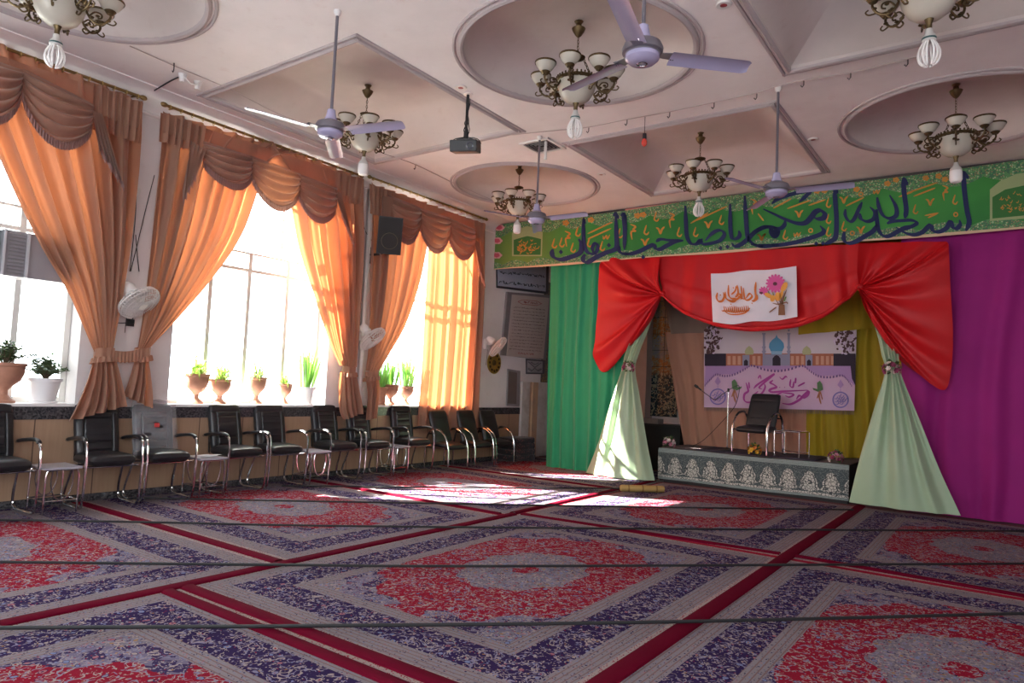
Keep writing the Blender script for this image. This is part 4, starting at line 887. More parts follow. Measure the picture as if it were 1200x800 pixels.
for q, h in (([(385, 410), (395, 440), (400, 470), (375, 490), (372, 530), (400, 548), (460, 535), (480, 500)], 8), ([(405, 405), (410, 450)], 6), ([(470, 470), (440, 500), (460, 512), (500, 480), (520, 440), (510, 410)], 7), ([(440, 450), (470, 420), (580, 350), (560, 370), (480, 440), (500, 455)], 7), ([(470, 380), (485, 358), (492, 385)], 5),
             ([(575, 392), (555, 410), (575, 420), (600, 440), (560, 455), (550, 470), (580, 476), (650, 470), (820, 462)], 9), ([(620, 440), (625, 445)], 6), ([(655, 440), (660, 445)], 6), ([(620, 368), (640, 385), (665, 365), (675, 375)], 6), ([(700, 385), (695, 430), (715, 440), (722, 400)], 7), ([(735, 375), (732, 415)], 7), ([(750, 435), (800, 408)], 6),
             ([(640, 555), (700, 560), (760, 530), (790, 500), (825, 470), (820, 495), (790, 515), (760, 500), (740, 525)], 9), ([(660, 500), (690, 510), (720, 490), (640, 480)], 7), ([(480, 500), (560, 505), (640, 480)], 6)): vs(mb, q, h)
mb.build('lettering', I['purple'], tp, False)
for x, y in ((187, 508), (1050, 530)):
    mb = MB(); vo(mb, x, y, 58, 58, 4, 28, 0.84); o = mb.build('medallion_print', I['violet'], tp, False)
    mb = MB()
    for i in range(16):
        a = i*2.4; f = 10+2.1*i; px_, py_ = x+f*math.cos(a), y+f*0.8*math.sin(a); vs(mb, [(px_-13, py_+4), (px_, py_+6), (px_+8, py_-2), (px_+10, py_-11)], 2.6, 5)
    mb.build('medallion_lettering', I['violet'], o, False)
    mb = MB(); vp(mb, [(x, y-145), (x+22, y-105), (x, y-80), (x-22, y-105)], 4); vs(mb, [(x, y-80), (x, y-58)], 3); mb.build('drop_ornament_print', I['lav'], o, False)
for x, y, s in ((305, 440, 1), (905, 450, -1)):
    mb = MB(); vp(mb, [(x-18, y+10), (x-20, y-40), (x, y-55), (x+16, y-30), (x+22, y+8), (x, y+20)], 4); vp(mb, [(x, y+10), (x+s*52, y-5), (x+s*46, y+10), (x+s*10, y+25)], 5); o = mb.build('sapling_print', I['leaf'], tp, False)
    mb = MB(); vs(mb, [(x, y+15), (x-6, y+55), (x+8, y+110)], 7); vs(mb, [(x-2, y+20), (x-20, y+70)], 5); vs(mb, [(x+2, y+20), (x+18, y+80)], 5); mb.build('root_print', I['root'], o, False)
# ------------------------------------------------------------------ chairs
def m_leather():
    b = B('black_leather'); n = b.noise(90, 3); return b.done(b.bsdf(b.mix(b.noise(4, 3), (0.010, 0.010, 0.012), (0.022, 0.021, 0.024)), b.noise(7, 2).ss(0.2, 0.9)*0.15+0.30, nrm=b.bump(n, 0.15, 0.003), spec=0.5))
M_lea = m_leather(); M_chr = plain('chrome', (0.62, 0.62, 0.64), 0.14, 1.0, var=0.02); M_rub = plain('black_rubber', (0.015, 0.015, 0.015), 0.6)
def cushion(c, w_, h, t, m, groove=None, nu=36, nv=40, crown=0.0):
    mb = MB(); c = Vector(c)
    for sgn in (1, -1):
        def fn(u, v, sgn=sgn):
            a, b = 2*u-1, 2*v-1; a = math.copysign(abs(a) ** 0.72, a); b = math.copysign(abs(b) ** 0.72, b)
            e = ((1-abs(a) ** 7)*(1-abs(b) ** 7)) ** 0.38; rx = 1-0.06*abs(b) ** 6; rz = 1-0.05*abs(a) ** 6
            d = t/2*e*(1+crown*(1-a*a)*(1-b*b)*(sgn > 0))
            if groove and sgn > 0: d -= groove(a, b)*e
            return m @ Vector((sgn*d, a*w_/2*rx, b*h/2*rz))+c
        mb.grid(fn, nu, nv)
    return mb
def conf_groove(a, b):
    g = 0.0
    if abs(a) < 0.62 and -0.85 < b < 0.62: g = 0.014*max(0, 1-abs(((b*3.3) % 1)-0.5)/0.13)
    g = max(g, 0.018*max(0, 1-abs(abs(a)-0.64)/0.05)*(1 if b < 0.66 else 0)); g = max(g, 0.015*max(0, 1-abs(b-0.66)/0.04))
    return g
def conference_chair(label, cover=False):
    t = thing('conference_chair', label, 'chair', group='conference chairs along the window wall')
    cushion((0.03, 0, 0.505), 0.47, 0.50, 0.12, Matrix.Rotation(-PI/2, 3, 'Y') @ Matrix.Identity(3), crown=0.25).build('seat', M_lea, t, ang=70, fix=True)
    tilt = Matrix.Rotation(math.radians(-13), 3, 'Y')
    cushion((-0.235, 0, 0.795), 0.46, 0.60, 0.11, tilt, conf_groove, nu=56, nv=70, crown=0.2).build('backrest', M_lea, t, ang=60, fix=True)
    for s in (-1, 1):
        y = s*0.285
        MB().tube(smooth([(-0.27, y, 0.69), (-0.10, y, 0.715), (0.12, y, 0.735), (0.225, y, 0.715), (0.27, y, 0.64), (0.275, y, 0.45), (0.265, y, 0.20), (0.245, y, 0.06), (0.19, y, 0.016), (0.0, y, 0.014), (-0.16, y, 0.016), (-0.235, y, 0.06), (-0.225, y*0.97, 0.16), (-0.17, y*0.93, 0.30), (-0.12, y*0.9, 0.43)], 60), 0.0135, 8).build('side_frame', M_chr, t)
        MB().tube(smooth([(-0.25, y, 0.70), (-0.10, y, 0.725), (0.10, y, 0.745), (0.19, y, 0.738), (0.235, y, 0.71)], 20), [0.012]+[0.025]*18+[0.013], 10, flat=0.8).build('arm_pad', M_lea, t)
    MB().tube([(0.20, -0.285, 0.44), (0.20, 0.285, 0.44)], 0.011, 8).build('cross_bar', M_chr, t)
    MB().tube([(-0.12, -0.255, 0.43), (-0.12, 0.255, 0.43)], 0.011, 8).build('cross_bar', M_chr, t)
    MB().tube(smooth([(-0.12, 0.2, 0.44), (-0.24, 0.2, 0.46), (-0.262, 0.2, 0.56), (-0.28, 0.2, 0.8)], 14), 0.01, 6).build('back_strut', M_chr, t)
    MB().tube(smooth([(-0.12, -0.2, 0.44), (-0.24, -0.2, 0.46), (-0.262, -0.2, 0.56), (-0.28, -0.2, 0.8)], 14), 0.01, 6).build('back_strut', M_chr, t)
    if cover:
        b = B('clear_plastic'); tr = b.node('ShaderNodeBsdfTransparent', (0.9, 0.9, 0.92)); g = b.bsdf((0.55, 0.55, 0.58), 0.22, nrm=b.bump(b.noise(9, 4), 0.8, 0.03)); M_pl = b.done(b.mixsh(0.30, tr, g))
        mb = MB(); mb.grid(lambda u, v: tilt @ Vector((0.075+0.018*math.sin(9*u+5*v)*math.sin(17*v+3*u)-0.16*max(0, abs(2*u-1)-0.86)*7*0.14, (u-0.5)*0.53, (v-0.5)*0.66))+Vector((-0.235, 0, 0.80)), 40, 40)
        mb.grid(lambda u, v: tilt @ Vector((0.075-0.16*v, (u-0.5)*0.53, 0.33+0.012*math.sin(14*u)))+Vector((-0.235, 0, 0.80)), 30, 6); mb.build('plastic_cover', M_pl, t, label='crinkled clear plastic cover')
        mb = MB(); mb.slab([tilt @ Vector((0.10, q[0], q[1]))+Vector((-0.235, 0, 0.80)) for q in ((-0.03, 0.0), (0.03, 0.0), (0.03, 0.05), (-0.03, 0.05))], (0.002, 0, 0)); mb.build('sticker', plain('red_sticker', (0.5, 0.04, 0.04), 0.5), t, False, label='small red sticker')
    return t
CZ = 0.0135
CH = [(2.66, 'black conference chair cut by the picture edge below the white ribbed pot'), (3.67, 'black conference chair under the hanging curtain tails'), (4.31, 'black conference chair wrapped in crinkled clear plastic'), (5.29, 'black conference chair below the pair of terracotta urns'),
      (5.94, 'black conference chair below the third and fourth terracotta urns'), (6.92, 'black conference chair below the tall snake plant in the white pot'), (7.55, 'black conference chair under the curtain tail beside the wall pipe'), (8.51, 'black conference chair below the snake plants, beside the armchairs')]
CXC = -8.10
proto = conference_chair(CH[0][1]); proto.location = (CXC, CH[0][0], CZ); proto.rotation_euler = (0, 0, 0.05)
for y, lab in CH[1:]:
    if 'plastic' in lab: o = conference_chair(lab, True); o.location = (CXC, y, CZ); o.rotation_euler = (0, 0, -0.03)
    else: copy_thing(proto, (CXC+0.03*math.sin(y*7), y, CZ), 0.06*math.sin(y*5), lab)
def arm_chair(label, group=None):
    t = thing('armchair', label, 'armchair', group=group)
    cushion((0.075, 0, 0.41), 0.46, 0.46, 0.10, Matrix.Rotation(-PI/2+0.10, 3, 'Y'), crown=0.2, nu=30, nv=30).build('seat', M_lea, t, ang=70, fix=True)
    cushion((-0.155, 0, 0.70), 0.46, 0.66, 0.09, Matrix.Rotation(math.radians(-19), 3, 'Y'), lambda a, b: 0.006*max(0, 1-abs(abs(b-0.1)-0.45)/0.05), nu=30, nv=40, crown=0.25).build('backrest', M_lea, t, ang=70, fix=True)
    for s in (-1, 1):
        y = s*0.265
        MB().tube(smooth([(0.29, y, 0.0), (0.295, y, 0.20), (0.275, y, 0.42), (0.20, y, 0.58), (0.07, y, 0.665), (-0.06, y, 0.68), (-0.17, y, 0.63), (-0.23, y, 0.50), (-0.25, y, 0.25), (-0.26, y, 0.0)], 50), 0.0175, 8, flat=0.75).build('arm_frame', M_chr, t)
        MB().tube(smooth([(0.17, y, 0.618), (0.07, y, 0.683), (-0.06, y, 0.698), (-0.12, y, 0.68)], 16), 0.017, 8, flat=0.6).build('arm_pad', M_lea, t)
        MB().tube([(0.282, y, 0.40), (0.16, y*0.86, 0.375), (-0.12, y*0.86, 0.36), (-0.245, y, 0.36)], 0.012, 6).build('seat_rail', M_chr, t)
    MB().tube([(0.15, -0.23, 0.35), (0.15, 0.23, 0.35)], 0.011, 6).build('cross_bar', M_chr, t)
    MB().tube([(-0.21, -0.26, 0.6), (-0.21, 0.26, 0.6)], 0.011, 6).build('cross_bar', M_chr, t)
    return t
AR = [(9.40, 'black lounge armchair with arched chrome arms next to the conference chairs'), (10.17, 'black lounge armchair in the middle of the three by the sunlit curtain'), (10.83, 'black lounge armchair last in the row beside the folded blankets')]
aproto = arm_chair(AR[0][1], 'lounge armchairs with arched chrome arms'); aproto.location = (-8.07, AR[0][0], CZ)
for y, lab in AR[1:]: copy_thing(aproto, (-8.07, y, CZ), -0.04*(y-9), lab)
o = copy_thing(aproto, (-3.33, YS+0.50, SZ+0.022), math.radians(-102), 'black armchair with chrome arms standing on the stage', 'armchair on the stage'); o.scale = (1.0, 1.15, 0.97)
# ------------------------------------------------------------------ side tables
M_top = plain('pale_grey_laminate', (0.42, 0.40, 0.46), 0.3)
def side_table(label):
    t = thing('side_table', label, 'side table', group='small chrome side tables between the chairs'); H_, a, b = 0.46, 0.19, 0.155
    mb = MB(); mb.bb(-a-0.02, a+0.02, -b-0.02, b+0.02, H_-0.012, H_+0.008); mb.build('table_top', M_top, t, False)
    for s in (-1, 1):
        MB().tube(smooth([(s*a, -b, 0), (s*a, -b, 0.25), (s*a, -b+0.01, 0.42), (s*a, -b+0.06, H_-0.02), (s*a, b-0.06, H_-0.02), (s*a, b-0.01, 0.42), (s*a, b, 0.25), (s*a, b, 0)], 40), 0.0105, 8).build('leg_frame', M_chr, t)
        MB().tube([(-a, s*b, 0.13), (a, s*b, 0.13)], 0.008, 6).build('stretcher', M_chr, t)
        MB().tube(smooth([(s*a, -0.09, H_-0.02), (s*a, -0.10, 0.3), (s*a, -0.05, 0.16), (s*a, 0.05, 0.16), (s*a, 0.10, 0.3), (s*a, 0.09, H_-0.02)], 24), 0.007, 6).build('inner_arch', M_chr, t)
        MB().tube([(s*a, -b, 0.13), (s*a, b, 0.13)], 0.008, 6).build('stretcher', M_chr, t)
    return t
TB = [(3.17, 'small chrome side table below the curtain tails next to the first chair'), (4.81, 'small chrome side table with papers on top'), (6.42, 'small chrome side table below the white potted snake plant'), (8.03, 'small chrome side table under the window wall pipe')]
tproto = side_table(TB[0][1]); tproto.location = (-8.02, TB[0][0], CZ)
for y, lab in TB[1:]: copy_thing(tproto, (-8.0, y, CZ), 0, lab)
for k, (dy, rz, lab) in enumerate(((-0.03, 0.1, 'lower sheet of the papers on the side table'), (0.05, 0.5, 'upper crooked sheet of the papers on the side table'))):
    mb = MB(); mb.grid(lambda u, v: Matrix.Rotation(rz, 3, 'Z') @ Vector(((u-.5)*0.20, (v-.5)*0.28, 0.004*math.sin(5*u+4*v)+0.004))+Vector((-8.0, 4.81+dy, CZ+0.47+0.007*k)), 8, 8); tag(mb.build('paper', plain('white_paper', (0.72, 0.70, 0.75), 0.8), None), lab, 'paper', 'papers on the side table')
t = thing('glass_table', 'small chrome and glass table standing on the stage beside the armchair', 'side table', (-2.78, YS+0.42, SZ+0.02), math.radians(-100)); a, b_, H_ = 0.19, 0.20, 0.40
mt = thing  # chrome frame
Mx = WM[t.name]
def loc(pts): return [Mx @ Vector(p) for p in pts]
for sx in (-1, 1):
    for sy in (-1, 1): MB().tube(loc([(sx*a, sy*b_, 0), (sx*a, sy*b_, H_)]), 0.010, 8).build('leg', M_chr, t)
    MB().tube(loc([(sx*a, -b_, H_), (sx*a, b_, H_)]), 0.010, 8).build('top_rail', M_chr, t); MB().tube(loc([(-a, sx*b_, H_), (a, sx*b_, H_)]), 0.010, 8).build('top_rail', M_chr, t)
    MB().tube(loc([(sx*a, -b_, 0.07), (sx*a, b_, 0.07)]), 0.008, 6).build('stretcher', M_chr, t)
mb = MB(); mb.add(loc([(x, y, z) for z in (H_+0.006, H_+0.014) for x, y in ((-a, -b_), (a, -b_), (a, b_), (-a, b_))]), [(0, 1, 2, 3), (4, 5, 6, 7), (0, 1, 5, 4), (1, 2, 6, 5), (2, 3, 7, 6), (3, 0, 4, 7)]); mb.build('glass_top', M_glass, t, False)
# ------------------------------------------------------------------ microphone
Pm = at(852, 527, 1, YS+0.55); zb = SZ+0.021
t = thing('microphone_stand', 'chrome microphone stand with bent gooseneck left of the stage armchair'.replace(' left of', ' beside'), 'microphone stand', (Pm.x, YS+0.55, zb))
c0 = Vector((Pm.x, YS+0.55, zb)); top = at(853.5, 457, 1, YS+0.55)
MB().lathe([(0.0, 0), (0.13, 0), (0.13, 0.012), (0.03, 0.03), (0.016, 0.05), (0, 0.05)], c0, 20).build('base', M_rub, t)
MB().tube([c0+Vector((0, 0, 0.03)), top], 0.011, 8).build('pole', M_chr, t)
MB().lathe([(0, -0.03), (0.018, -0.03), (0.018, 0.03), (0, 0.03)], top, 10).build('clamp', M_rub, t)
MB().tube(smooth([top, at(846, 462, 1, YS+0.5), at(838, 468, 1, YS+0.45), at(831, 464, 1, YS+0.4), at(821, 456.5, 1, YS+0.35)], 24), 0.007, 6).build('gooseneck', M_chr, t)
a, b_ = at(822, 457, 1, YS+0.35), at(814, 451, 1, YS+0.33)
MB().tube([a, lerp(a, b_, .5), lerp(a, b_, .6), b_], [0.012, 0.016, 0.026, 0.022], 10).build('microphone', M_rub, t)
mb = MB(); mb.tube(smooth([top, at(866, 452, 1, YS+0.53), at(862, 474, 1, YS+0.55), at(846, 494, 1, YS+0.6), at(825, 515, 1, YS+0.7), Vector((at(812, 522, 1, YS+0.8).x, YS+0.8, zb+0.0))], 30), 0.005, 5); mb.build('cable', M_cord, t)
# ------------------------------------------------------------------ plants on the sills
M_terra = plain('terracotta', (0.42, 0.20, 0.13), 0.75, var=0.15, scale=14); M_wpot = plain('white_plastic_pot', (0.74, 0.73, 0.74), 0.4, var=0.03); M_soil = plain('potting_soil', (0.05, 0.035, 0.025), 0.95, scale=40)
def leafm(name, c, tc):
    b = B(name); n = b.noise(25, 2); cc = b.mix(n, tuple(q*.7 for q in c), c); return b.done(b.mixsh(0.35, b.bsdf(cc, 0.45), b.node('ShaderNodeBsdfTranslucent', tc)))
M_spider = leafm('spider_plant_leaf', (0.22, 0.33, 0.08), (0.45, 0.65, 0.12)); M_snake = leafm('snake_plant_leaf', (0.10, 0.20, 0.06), (0.25, 0.5, 0.08)); M_jade = leafm('jade_plant_leaf', (0.09, 0.14, 0.05), (0.12, 0.2, 0.05)); M_bark = plain('plant_stem', (0.13, 0.09, 0.05), 0.8)
def blade(mb, p, d, L, w_, droop, tw=0.0, n=8):
    d = Vector(d).normalized(); side = d.cross(Vector((0, 0, 1))); side = side.normalized() if side.length > 0.05 else Vector((1, 0, 0)); side = Matrix.Rotation(tw, 3, d) @ side
    b = len(mb.v); pos = Vector(p)
    for i in range(n+1):
        f = i/n; ww = w_*(0.65+0.6*f) if f < 0.35 else w_*(0.86)*(1-((f-0.35)/0.65) ** 2.2)+0.001
        mb.v += [pos+side*ww, pos-side*ww]
        dd = (d+Vector((0, 0, -droop*f*f*2.2))).normalized(); pos = pos+dd*(L/n)
    for i in range(n): mb.f.append((b+2*i, b+2*i+1, b+2*i+3, b+2*i+2))
def urn_pot(t, c, R_, H_, mat):
    pr = [(0, 0), (R_*0.62, 0), (R_*0.62, H_*0.05), (R_*0.42, H_*0.12), (R_*0.26, H_*0.20), (R_*0.24, H_*0.32), (R_*0.45, H_*0.42), (R_*0.80, H_*0.56), (R_*0.95, H_*0.74), (R_*0.96, H_*0.90), (R_*1.04, H_*0.93), (R_*1.04, H_), (R_*0.92, H_), (R_*0.90, H_*0.92), (0, H_*0.9)]
    MB().lathe(pr, c, 28).build('pot', mat, t, ang=35)
def bucket_pot(t, c, R_, H_, mat, ribs=0):
    wob = (lambda a, z: 1+(0.018*math.cos(a*ribs) if z > H_*0.1 and z < H_*0.86 else 0)) if ribs else None
    pr = [(0, 0), (R_*0.80, 0), (R_*0.80, H_*0.07), (R_*0.66, H_*0.09), (R_*0.72, H_*0.3), (R_*0.80, H_*0.6), (R_*0.87, H_*0.86), (R_*1.0, H_*0.87), (R_, H_), (R_*0.90, H_), (R_*0.86, H_*0.9), (0, H_*0.88)]
    MB().lathe(pr, c, 72 if ribs else 28, wob=wob).build('pot', mat, t, ang=35)
def plant(name, label, px, potf, R_, H_, kind, ph, k, X=-8.57, mat=None, group=None, ribs=0, n=26):
    c = at(px, 468, 0, X); c = Vector((X, c.y, ZS)); rnd = random.Random(k)
    t = thing(name, label, 'potted plant', c, 0, group)
    potf(t, c, R_, H_, mat or M_terra) if potf is urn_pot else bucket_pot(t, c, R_, H_, mat or M_wpot, ribs)
    MB().lathe([(0, 0.004), (R_*0.88, 0.0)], c+Vector((0, 0, H_*0.93)), 20).build('soil', M_soil, t)
    s = c+Vector((0, 0, H_*0.92)); mb = MB()
    if kind == 'spider':
        for i in range(n*3):
            a = rnd.random()*2*PI; e = rnd.uniform(0.55, 1.45); blade(mb, s+Vector((math.cos(a), math.sin(a), 0))*R_*0.3*rnd.random(), (math.cos(a)*math.cos(e), math.sin(a)*math.cos(e), math.sin(e)), ph*rnd.uniform(0.8, 1.6), 0.012, rnd.uniform(0.5, 1.7), 0, 9)
        mb.build('leaves', M_spider, t)
    elif kind == 'snake':
        for i in range(n):
            a = rnd.random()*2*PI; f = rnd.random() ** 0.6; e = rnd.uniform(1.30, 1.52); blade(mb, s+Vector((math.cos(a), math.sin(a), 0))*R_*0.75*f, (math.cos(a)*math.cos(e), math.sin(a)*math.cos(e), math.sin(e)), ph*rnd.uniform(0.55, 1.0), 0.019, -0.02, rnd.uniform(-1, 1), 8)
        mb.build('leaves', M_snake, t)
    else:
        st = MB()
        for i in range(n):
            a = rnd.random()*2*PI; e = rnd.uniform(0.55, 1.52); d = Vector((math.cos(a)*math.cos(e), math.sin(a)*math.cos(e), math.sin(e)*0.9)); L = ph*rnd.uniform(0.55, 1.0)
            P = smooth([s, s+d*L*0.4+Vector((0, 0, 0.03)), s+d*L+Vector((0, 0, -0.02*math.cos(e)))], 8); st.tube(P, [0.007-0.0006*j for j in range(8)], 5)
            for j in range(3, 8):
                for m_ in range(5):
                    q = rnd.random()*2*PI; dd = Vector((math.cos(q), math.sin(q), rnd.uniform(-0.3, 0.9))).normalized(); mb.ball(P[j]+dd*0.028, (0.012, 0.022, 0.005), 5, q=dd.to_track_quat('Y', 'Z'))
        st.build('stems', M_bark, t); mb.build('leaves', M_jade, t)
    return t
UR = 'terracotta urns with spider plants'
plant('urn_plant', 'big terracotta urn with a jade plant beside the white ribbed pot', 2, urn_pot, 0.19, 0.42, 'jade', 0.30, 1, n=22)
plant('jade_plant', 'bushy jade plant in a white ribbed pot on the window sill', 51, bucket_pot, 0.165, 0.27, 'jade', 0.32, 2, mat=M_wpot, ribs=36, n=30)
plant('urn_plant', 'terracotta urn with spider plant nearest the curtain tails, first of four', 229, urn_pot, 0.155, 0.39, 'spider', 0.24, 3, group=UR, n=24)
plant('urn_plant', 'terracotta urn with spider plant, second of four on the middle sill', 257, urn_pot, 0.14, 0.33, 'spider', 0.23, 4, group=UR, n=22)
plant('urn_plant', 'terracotta urn with trailing spider plant, third of four on the middle sill', 300, urn_pot, 0.13, 0.38, 'spider', 0.2, 5, group=UR, n=20)
plant('urn_plant', 'smallest terracotta urn beside the tall snake plant', 333, urn_pot, 0.105, 0.30, 'spider', 0.18, 6, group=UR, n=16)
plant('snake_plant', 'tall snake plant in a white pot on the middle sill', 358, bucket_pot, 0.145, 0.26, 'snake', 0.70, 7, mat=M_wpot, n=34)
plant('snake_plant', 'snake plant in a pale terracotta urn in the middle of the narrow window gap', 457, urn_pot, 0.14, 0.35, 'snake', 0.58, 8, n=26, group='snake plants on the far sill')
plant('snake_plant', 'snake plant in a terracotta urn next to the sunlit straight curtain', 475, urn_pot, 0.14, 0.33, 'snake', 0.66, 9, n=34, group='snake plants on the far sill')
plant('snake_plant', 'dark snake plant in a terracotta pot partly behind the tied curtain', 446, bucket_pot, 0.11, 0.30, 'snake', 0.52, 10, mat=M_terra, n=24, group='snake plants on the far sill')
# ------------------------------------------------------------------ wall things on the left
M_wpl = plain('white_enamel', (0.68, 0.66, 0.64), 0.35, var=0.04); M_blk = plain('black_plastic', (0.018, 0.018, 0.02), 0.45); M_grl = plain('speaker_grille', (0.012, 0.012, 0.013), 0.7, scale=60, bump=0.3)
def wall_fan(label, px, z_from, nrm, R_=0.235):
    b0 = at(px[0], px[1], 0, XL); Y, Z = b0.y, b0.z
    t = thing('wall_fan', label, 'wall fan', (XL, Y, Z), 0, 'white wall fans'); n = Vector(nrm).normalized()
    mb = MB(); mb.box((XL+0.035, Y, Z), (0.07, 0.12, 0.20)); mb.build('wall_bracket', M_wpl, t, ang=30)
    pv = Vector((XL+0.16, Y, Z+0.05)); c = pv+n*0.16; q = n.to_track_quat('Z', 'Y').to_matrix().to_4x4()
    MB().tube([Vector((XL+0.06, Y, Z)), Vector((XL+0.12, Y, Z+0.02)), pv], 0.03, 10).build('arm', M_wpl, t)
    MB().lathe([(0, -0.13), (0.05, -0.125), (0.075, -0.08), (0.08, 0.02), (0.05, 0.05), (0, 0.05)], pv, 20, m=q).build('motor', M_wpl, t)
    mb = MB()
    for f, zz in ((1.0, 0.0), (0.97, 0.035), (0.97, -0.035), (0.8, 0.06), (0.8, -0.06), (0.55, 0.072), (0.55, -0.07), (0.3, 0.078)):
        mb.tube([c+q.to_3x3() @ Vector((R_*f*math.cos(a), R_*f*math.sin(a), zz)) for a in [2*PI*i/36 for i in range(36)]], 0.0035 if f < 1 else 0.008, 5, closed=True)
    for i in range(40):
        a = 2*PI*i/40; e = Vector((math.cos(a), math.sin(a), 0))
        for s in (1, -1): mb.tube([c+q.to_3x3() @ (e*R_*f+Vector((0, 0, s*zz))) for f, zz in ((0.18, 0.078), (0.55, 0.072), (0.8, 0.06), (0.97, 0.035), (1, 0))], 0.0038, 4)
    mb.build('guard', M_wpl, t)
    MB().lathe([(0, 0.082), (0.05, 0.08), (0.055, 0.07), (0, 0.068)], c, 20, m=q).build('hub_cap', M_wpl, t)
    for i in range(3):
        a0 = 2*PI*i/3
        mb = MB(); mb.grid(lambda u, v: c+q.to_3x3() @ Vector((lerp(0.03, R_*0.86, u)*math.cos(a0+(v-.5)*1.5), lerp(0.03, R_*0.86, u)*math.sin(a0+(v-.5)*1.5), (v-.5)*0.06)), 8, 8); mb.build('fan_blade', M_wpl, t)
    mb = MB(); mb.tube(smooth([Vector((XL+0.05, Y, Z-0.10)), Vector((XL+0.04, Y+0.02, Z-0.2)), Vector((XL+0.01, Y+0.03, Z-0.42))], 10), 0.004, 5); mb.build('cord', M_cord, t)
wall_fan('white wall fan on the pier between the tied curtains', (146, 348), 0, (0.62, 0.30, -0.72))
wall_fan('white wall fan on the pier under the black speaker', (421, 392), 0, (0.62, 0.30, -0.72))
wall_fan('white wall fan over the gold plate near the wall signs', (569, 403), 0, (0.66, 0.42, -0.62), 0.23)
# cords and hook above the first fan
p = at(160, 224, 0, XL)
t = thing('ceiling_hook', 'white round wall hook with cords running down to the wall fan', 'wall hook', p)
MB().lathe([(0, 0), (0.045, 0), (0.045, 0.02), (0.02, 0.03), (0, 0.03)], p, 16, m=Matrix.Rotation(PI/2, 4, 'Y')).build('disc', M_wpl, t)
for pts in ([(160, 226), (158, 262), (153, 310), (152, 318)], [(181, 205), (172, 240), (160, 290), (153, 318)], [(159, 275), (161, 300), (163, 318)]):
    MB().tube(smooth([at(x, y, 0, XL+0.012) for x, y in pts], 14), 0.0045, 5).build('cord', M_cord, t)
p = at(152, 378, 0, XL); t = thing('wall_socket', 'dark wall socket with plug and wire below the first wall fan', 'socket', p)
mb = MB(); mb.box(p+Vector((0.012, 0, 0)), (0.024, 0.085, 0.085)); mb.build('plate', M_blk, t, False)
mb = MB(); mb.box(p+Vector((0.04, 0.01, 0.01)), (0.03, 0.04, 0.04)); mb.build('plug', M_rub, t, False)
MB().tube([at(x, y, 0, XL+0.01) for x, y in ((133, 378), (142, 378.5), (152, 378))], 0.005, 5).build('wire', M_cord, t); MB().tube(smooth([at(x, y, 0, XL+0.01) for x, y in ((152, 378), (162, 362), (157, 352))], 8), 0.005, 5).build('wire', M_cord, t)
for px, r, lab in ((424, 0.028, 'thin white conduit pipe beside the tied curtain'), (429, 0.042, 'thick white conduit pipe running down the pier by the speaker')):
    c = at(px, 290, 0, XL); mb = MB(); mb.tube([(XL+r, c.y, 1.1), (XL+r, c.y, ZC-0.2)], r, 10); tag(mb.build('conduit_pipe', M_wpl, None), lab, 'pipe', 'conduit pipes on the window pier')
# loudspeaker
sp = at(431, 297, 0, XL); P0 = Vector((-7.90, at(456, 275, 0, -7.90).y, at(456, 275, 0, -7.90).z))
t = thing('wall_speaker', 'black loudspeaker tilted down on a wall bracket between two windows', 'speaker', (XL, P0.y, P0.z-0.35))
fwd = Vector((0.74, -0.60, -0.30)).normalized(); sd_ = fwd.cross(Vector((0, 0, 1))).normalized()*-1; upv = sd_.cross(fwd)*-1
if upv.z < 0: upv = -upv
Q = Matrix((fwd, sd_, upv)).transposed(); hw, hh, dd = 0.19, 0.29, 0.15
mb = MB(); mb.slab([P0+Q @ Vector(v) for v in ((dd, -hw, -hh), (dd, hw, -hh), (dd, hw*0.97, hh), (dd, -hw*0.97, hh))], Q @ Vector((-0.02, 0, 0)))
f0 = [P0+Q @ Vector(v) for v in ((dd-0.02, -hw, -hh), (dd-0.02, hw, -hh), (dd-0.02, hw*0.97, hh), (dd-0.02, -hw*0.97, hh))]; r0 = [P0+Q @ Vector(v) for v in ((-dd, -hw*0.6, -hh*0.9), (-dd, hw*0.6, -hh*0.9), (-dd, hw*0.6, hh*0.8), (-dd, -hw*0.6, hh*0.8))]
mb.add(f0+r0, [(0, 1, 2, 3), (4, 5, 6, 7)]+[(i, (i+1) % 4, 4+(i+1) % 4, 4+i) for i in range(4)]); mb.build('cabinet', M_blk, t, False)
mb = MB(); mb.slab([P0+Q @ Vector(v) for v in ((dd+0.004, -hw*.92, -hh*.94), (dd+0.004, hw*.92, -hh*.94), (dd+0.004, hw*.9, hh*.94), (dd+0.004, -hw*.9, hh*.94))], Q @ Vector((0.006, 0, 0))); mb.build('grille', M_grl, t, False)
mb = MB(); mb.tube([P0+Q @ Vector((dd+0.014, 0.125*math.cos(a), -0.08+0.125*math.sin(a))) for a in [2*PI*i/36 for i in range(36)]], 0.0035, 5, closed=True); mb.build('woofer_ring', plain('olive_ring', (0.12, 0.10, 0.05), 0.5), t)
mb = MB(); mb.box((XL+0.02, sp.y, P0.z-0.27), (0.04, 0.12, 0.26)); mb.tube([(XL+0.03, sp.y, P0.z-0.27), (XL+0.30, (sp.y+P0.y)/2, P0.z-0.28), P0+Q @ Vector((-0.05, 0, -hh*0.92))], 0.022, 8); mb.build('bracket', M_blk, t, False)
mb = MB(); mb.tube(smooth([at(x, y, 0, XL+0.05) for x, y in ((424, 258), (428, 270), (433, 279), (436, 282))], 10), 0.006, 5); mb.build('cable', M_cord, t)
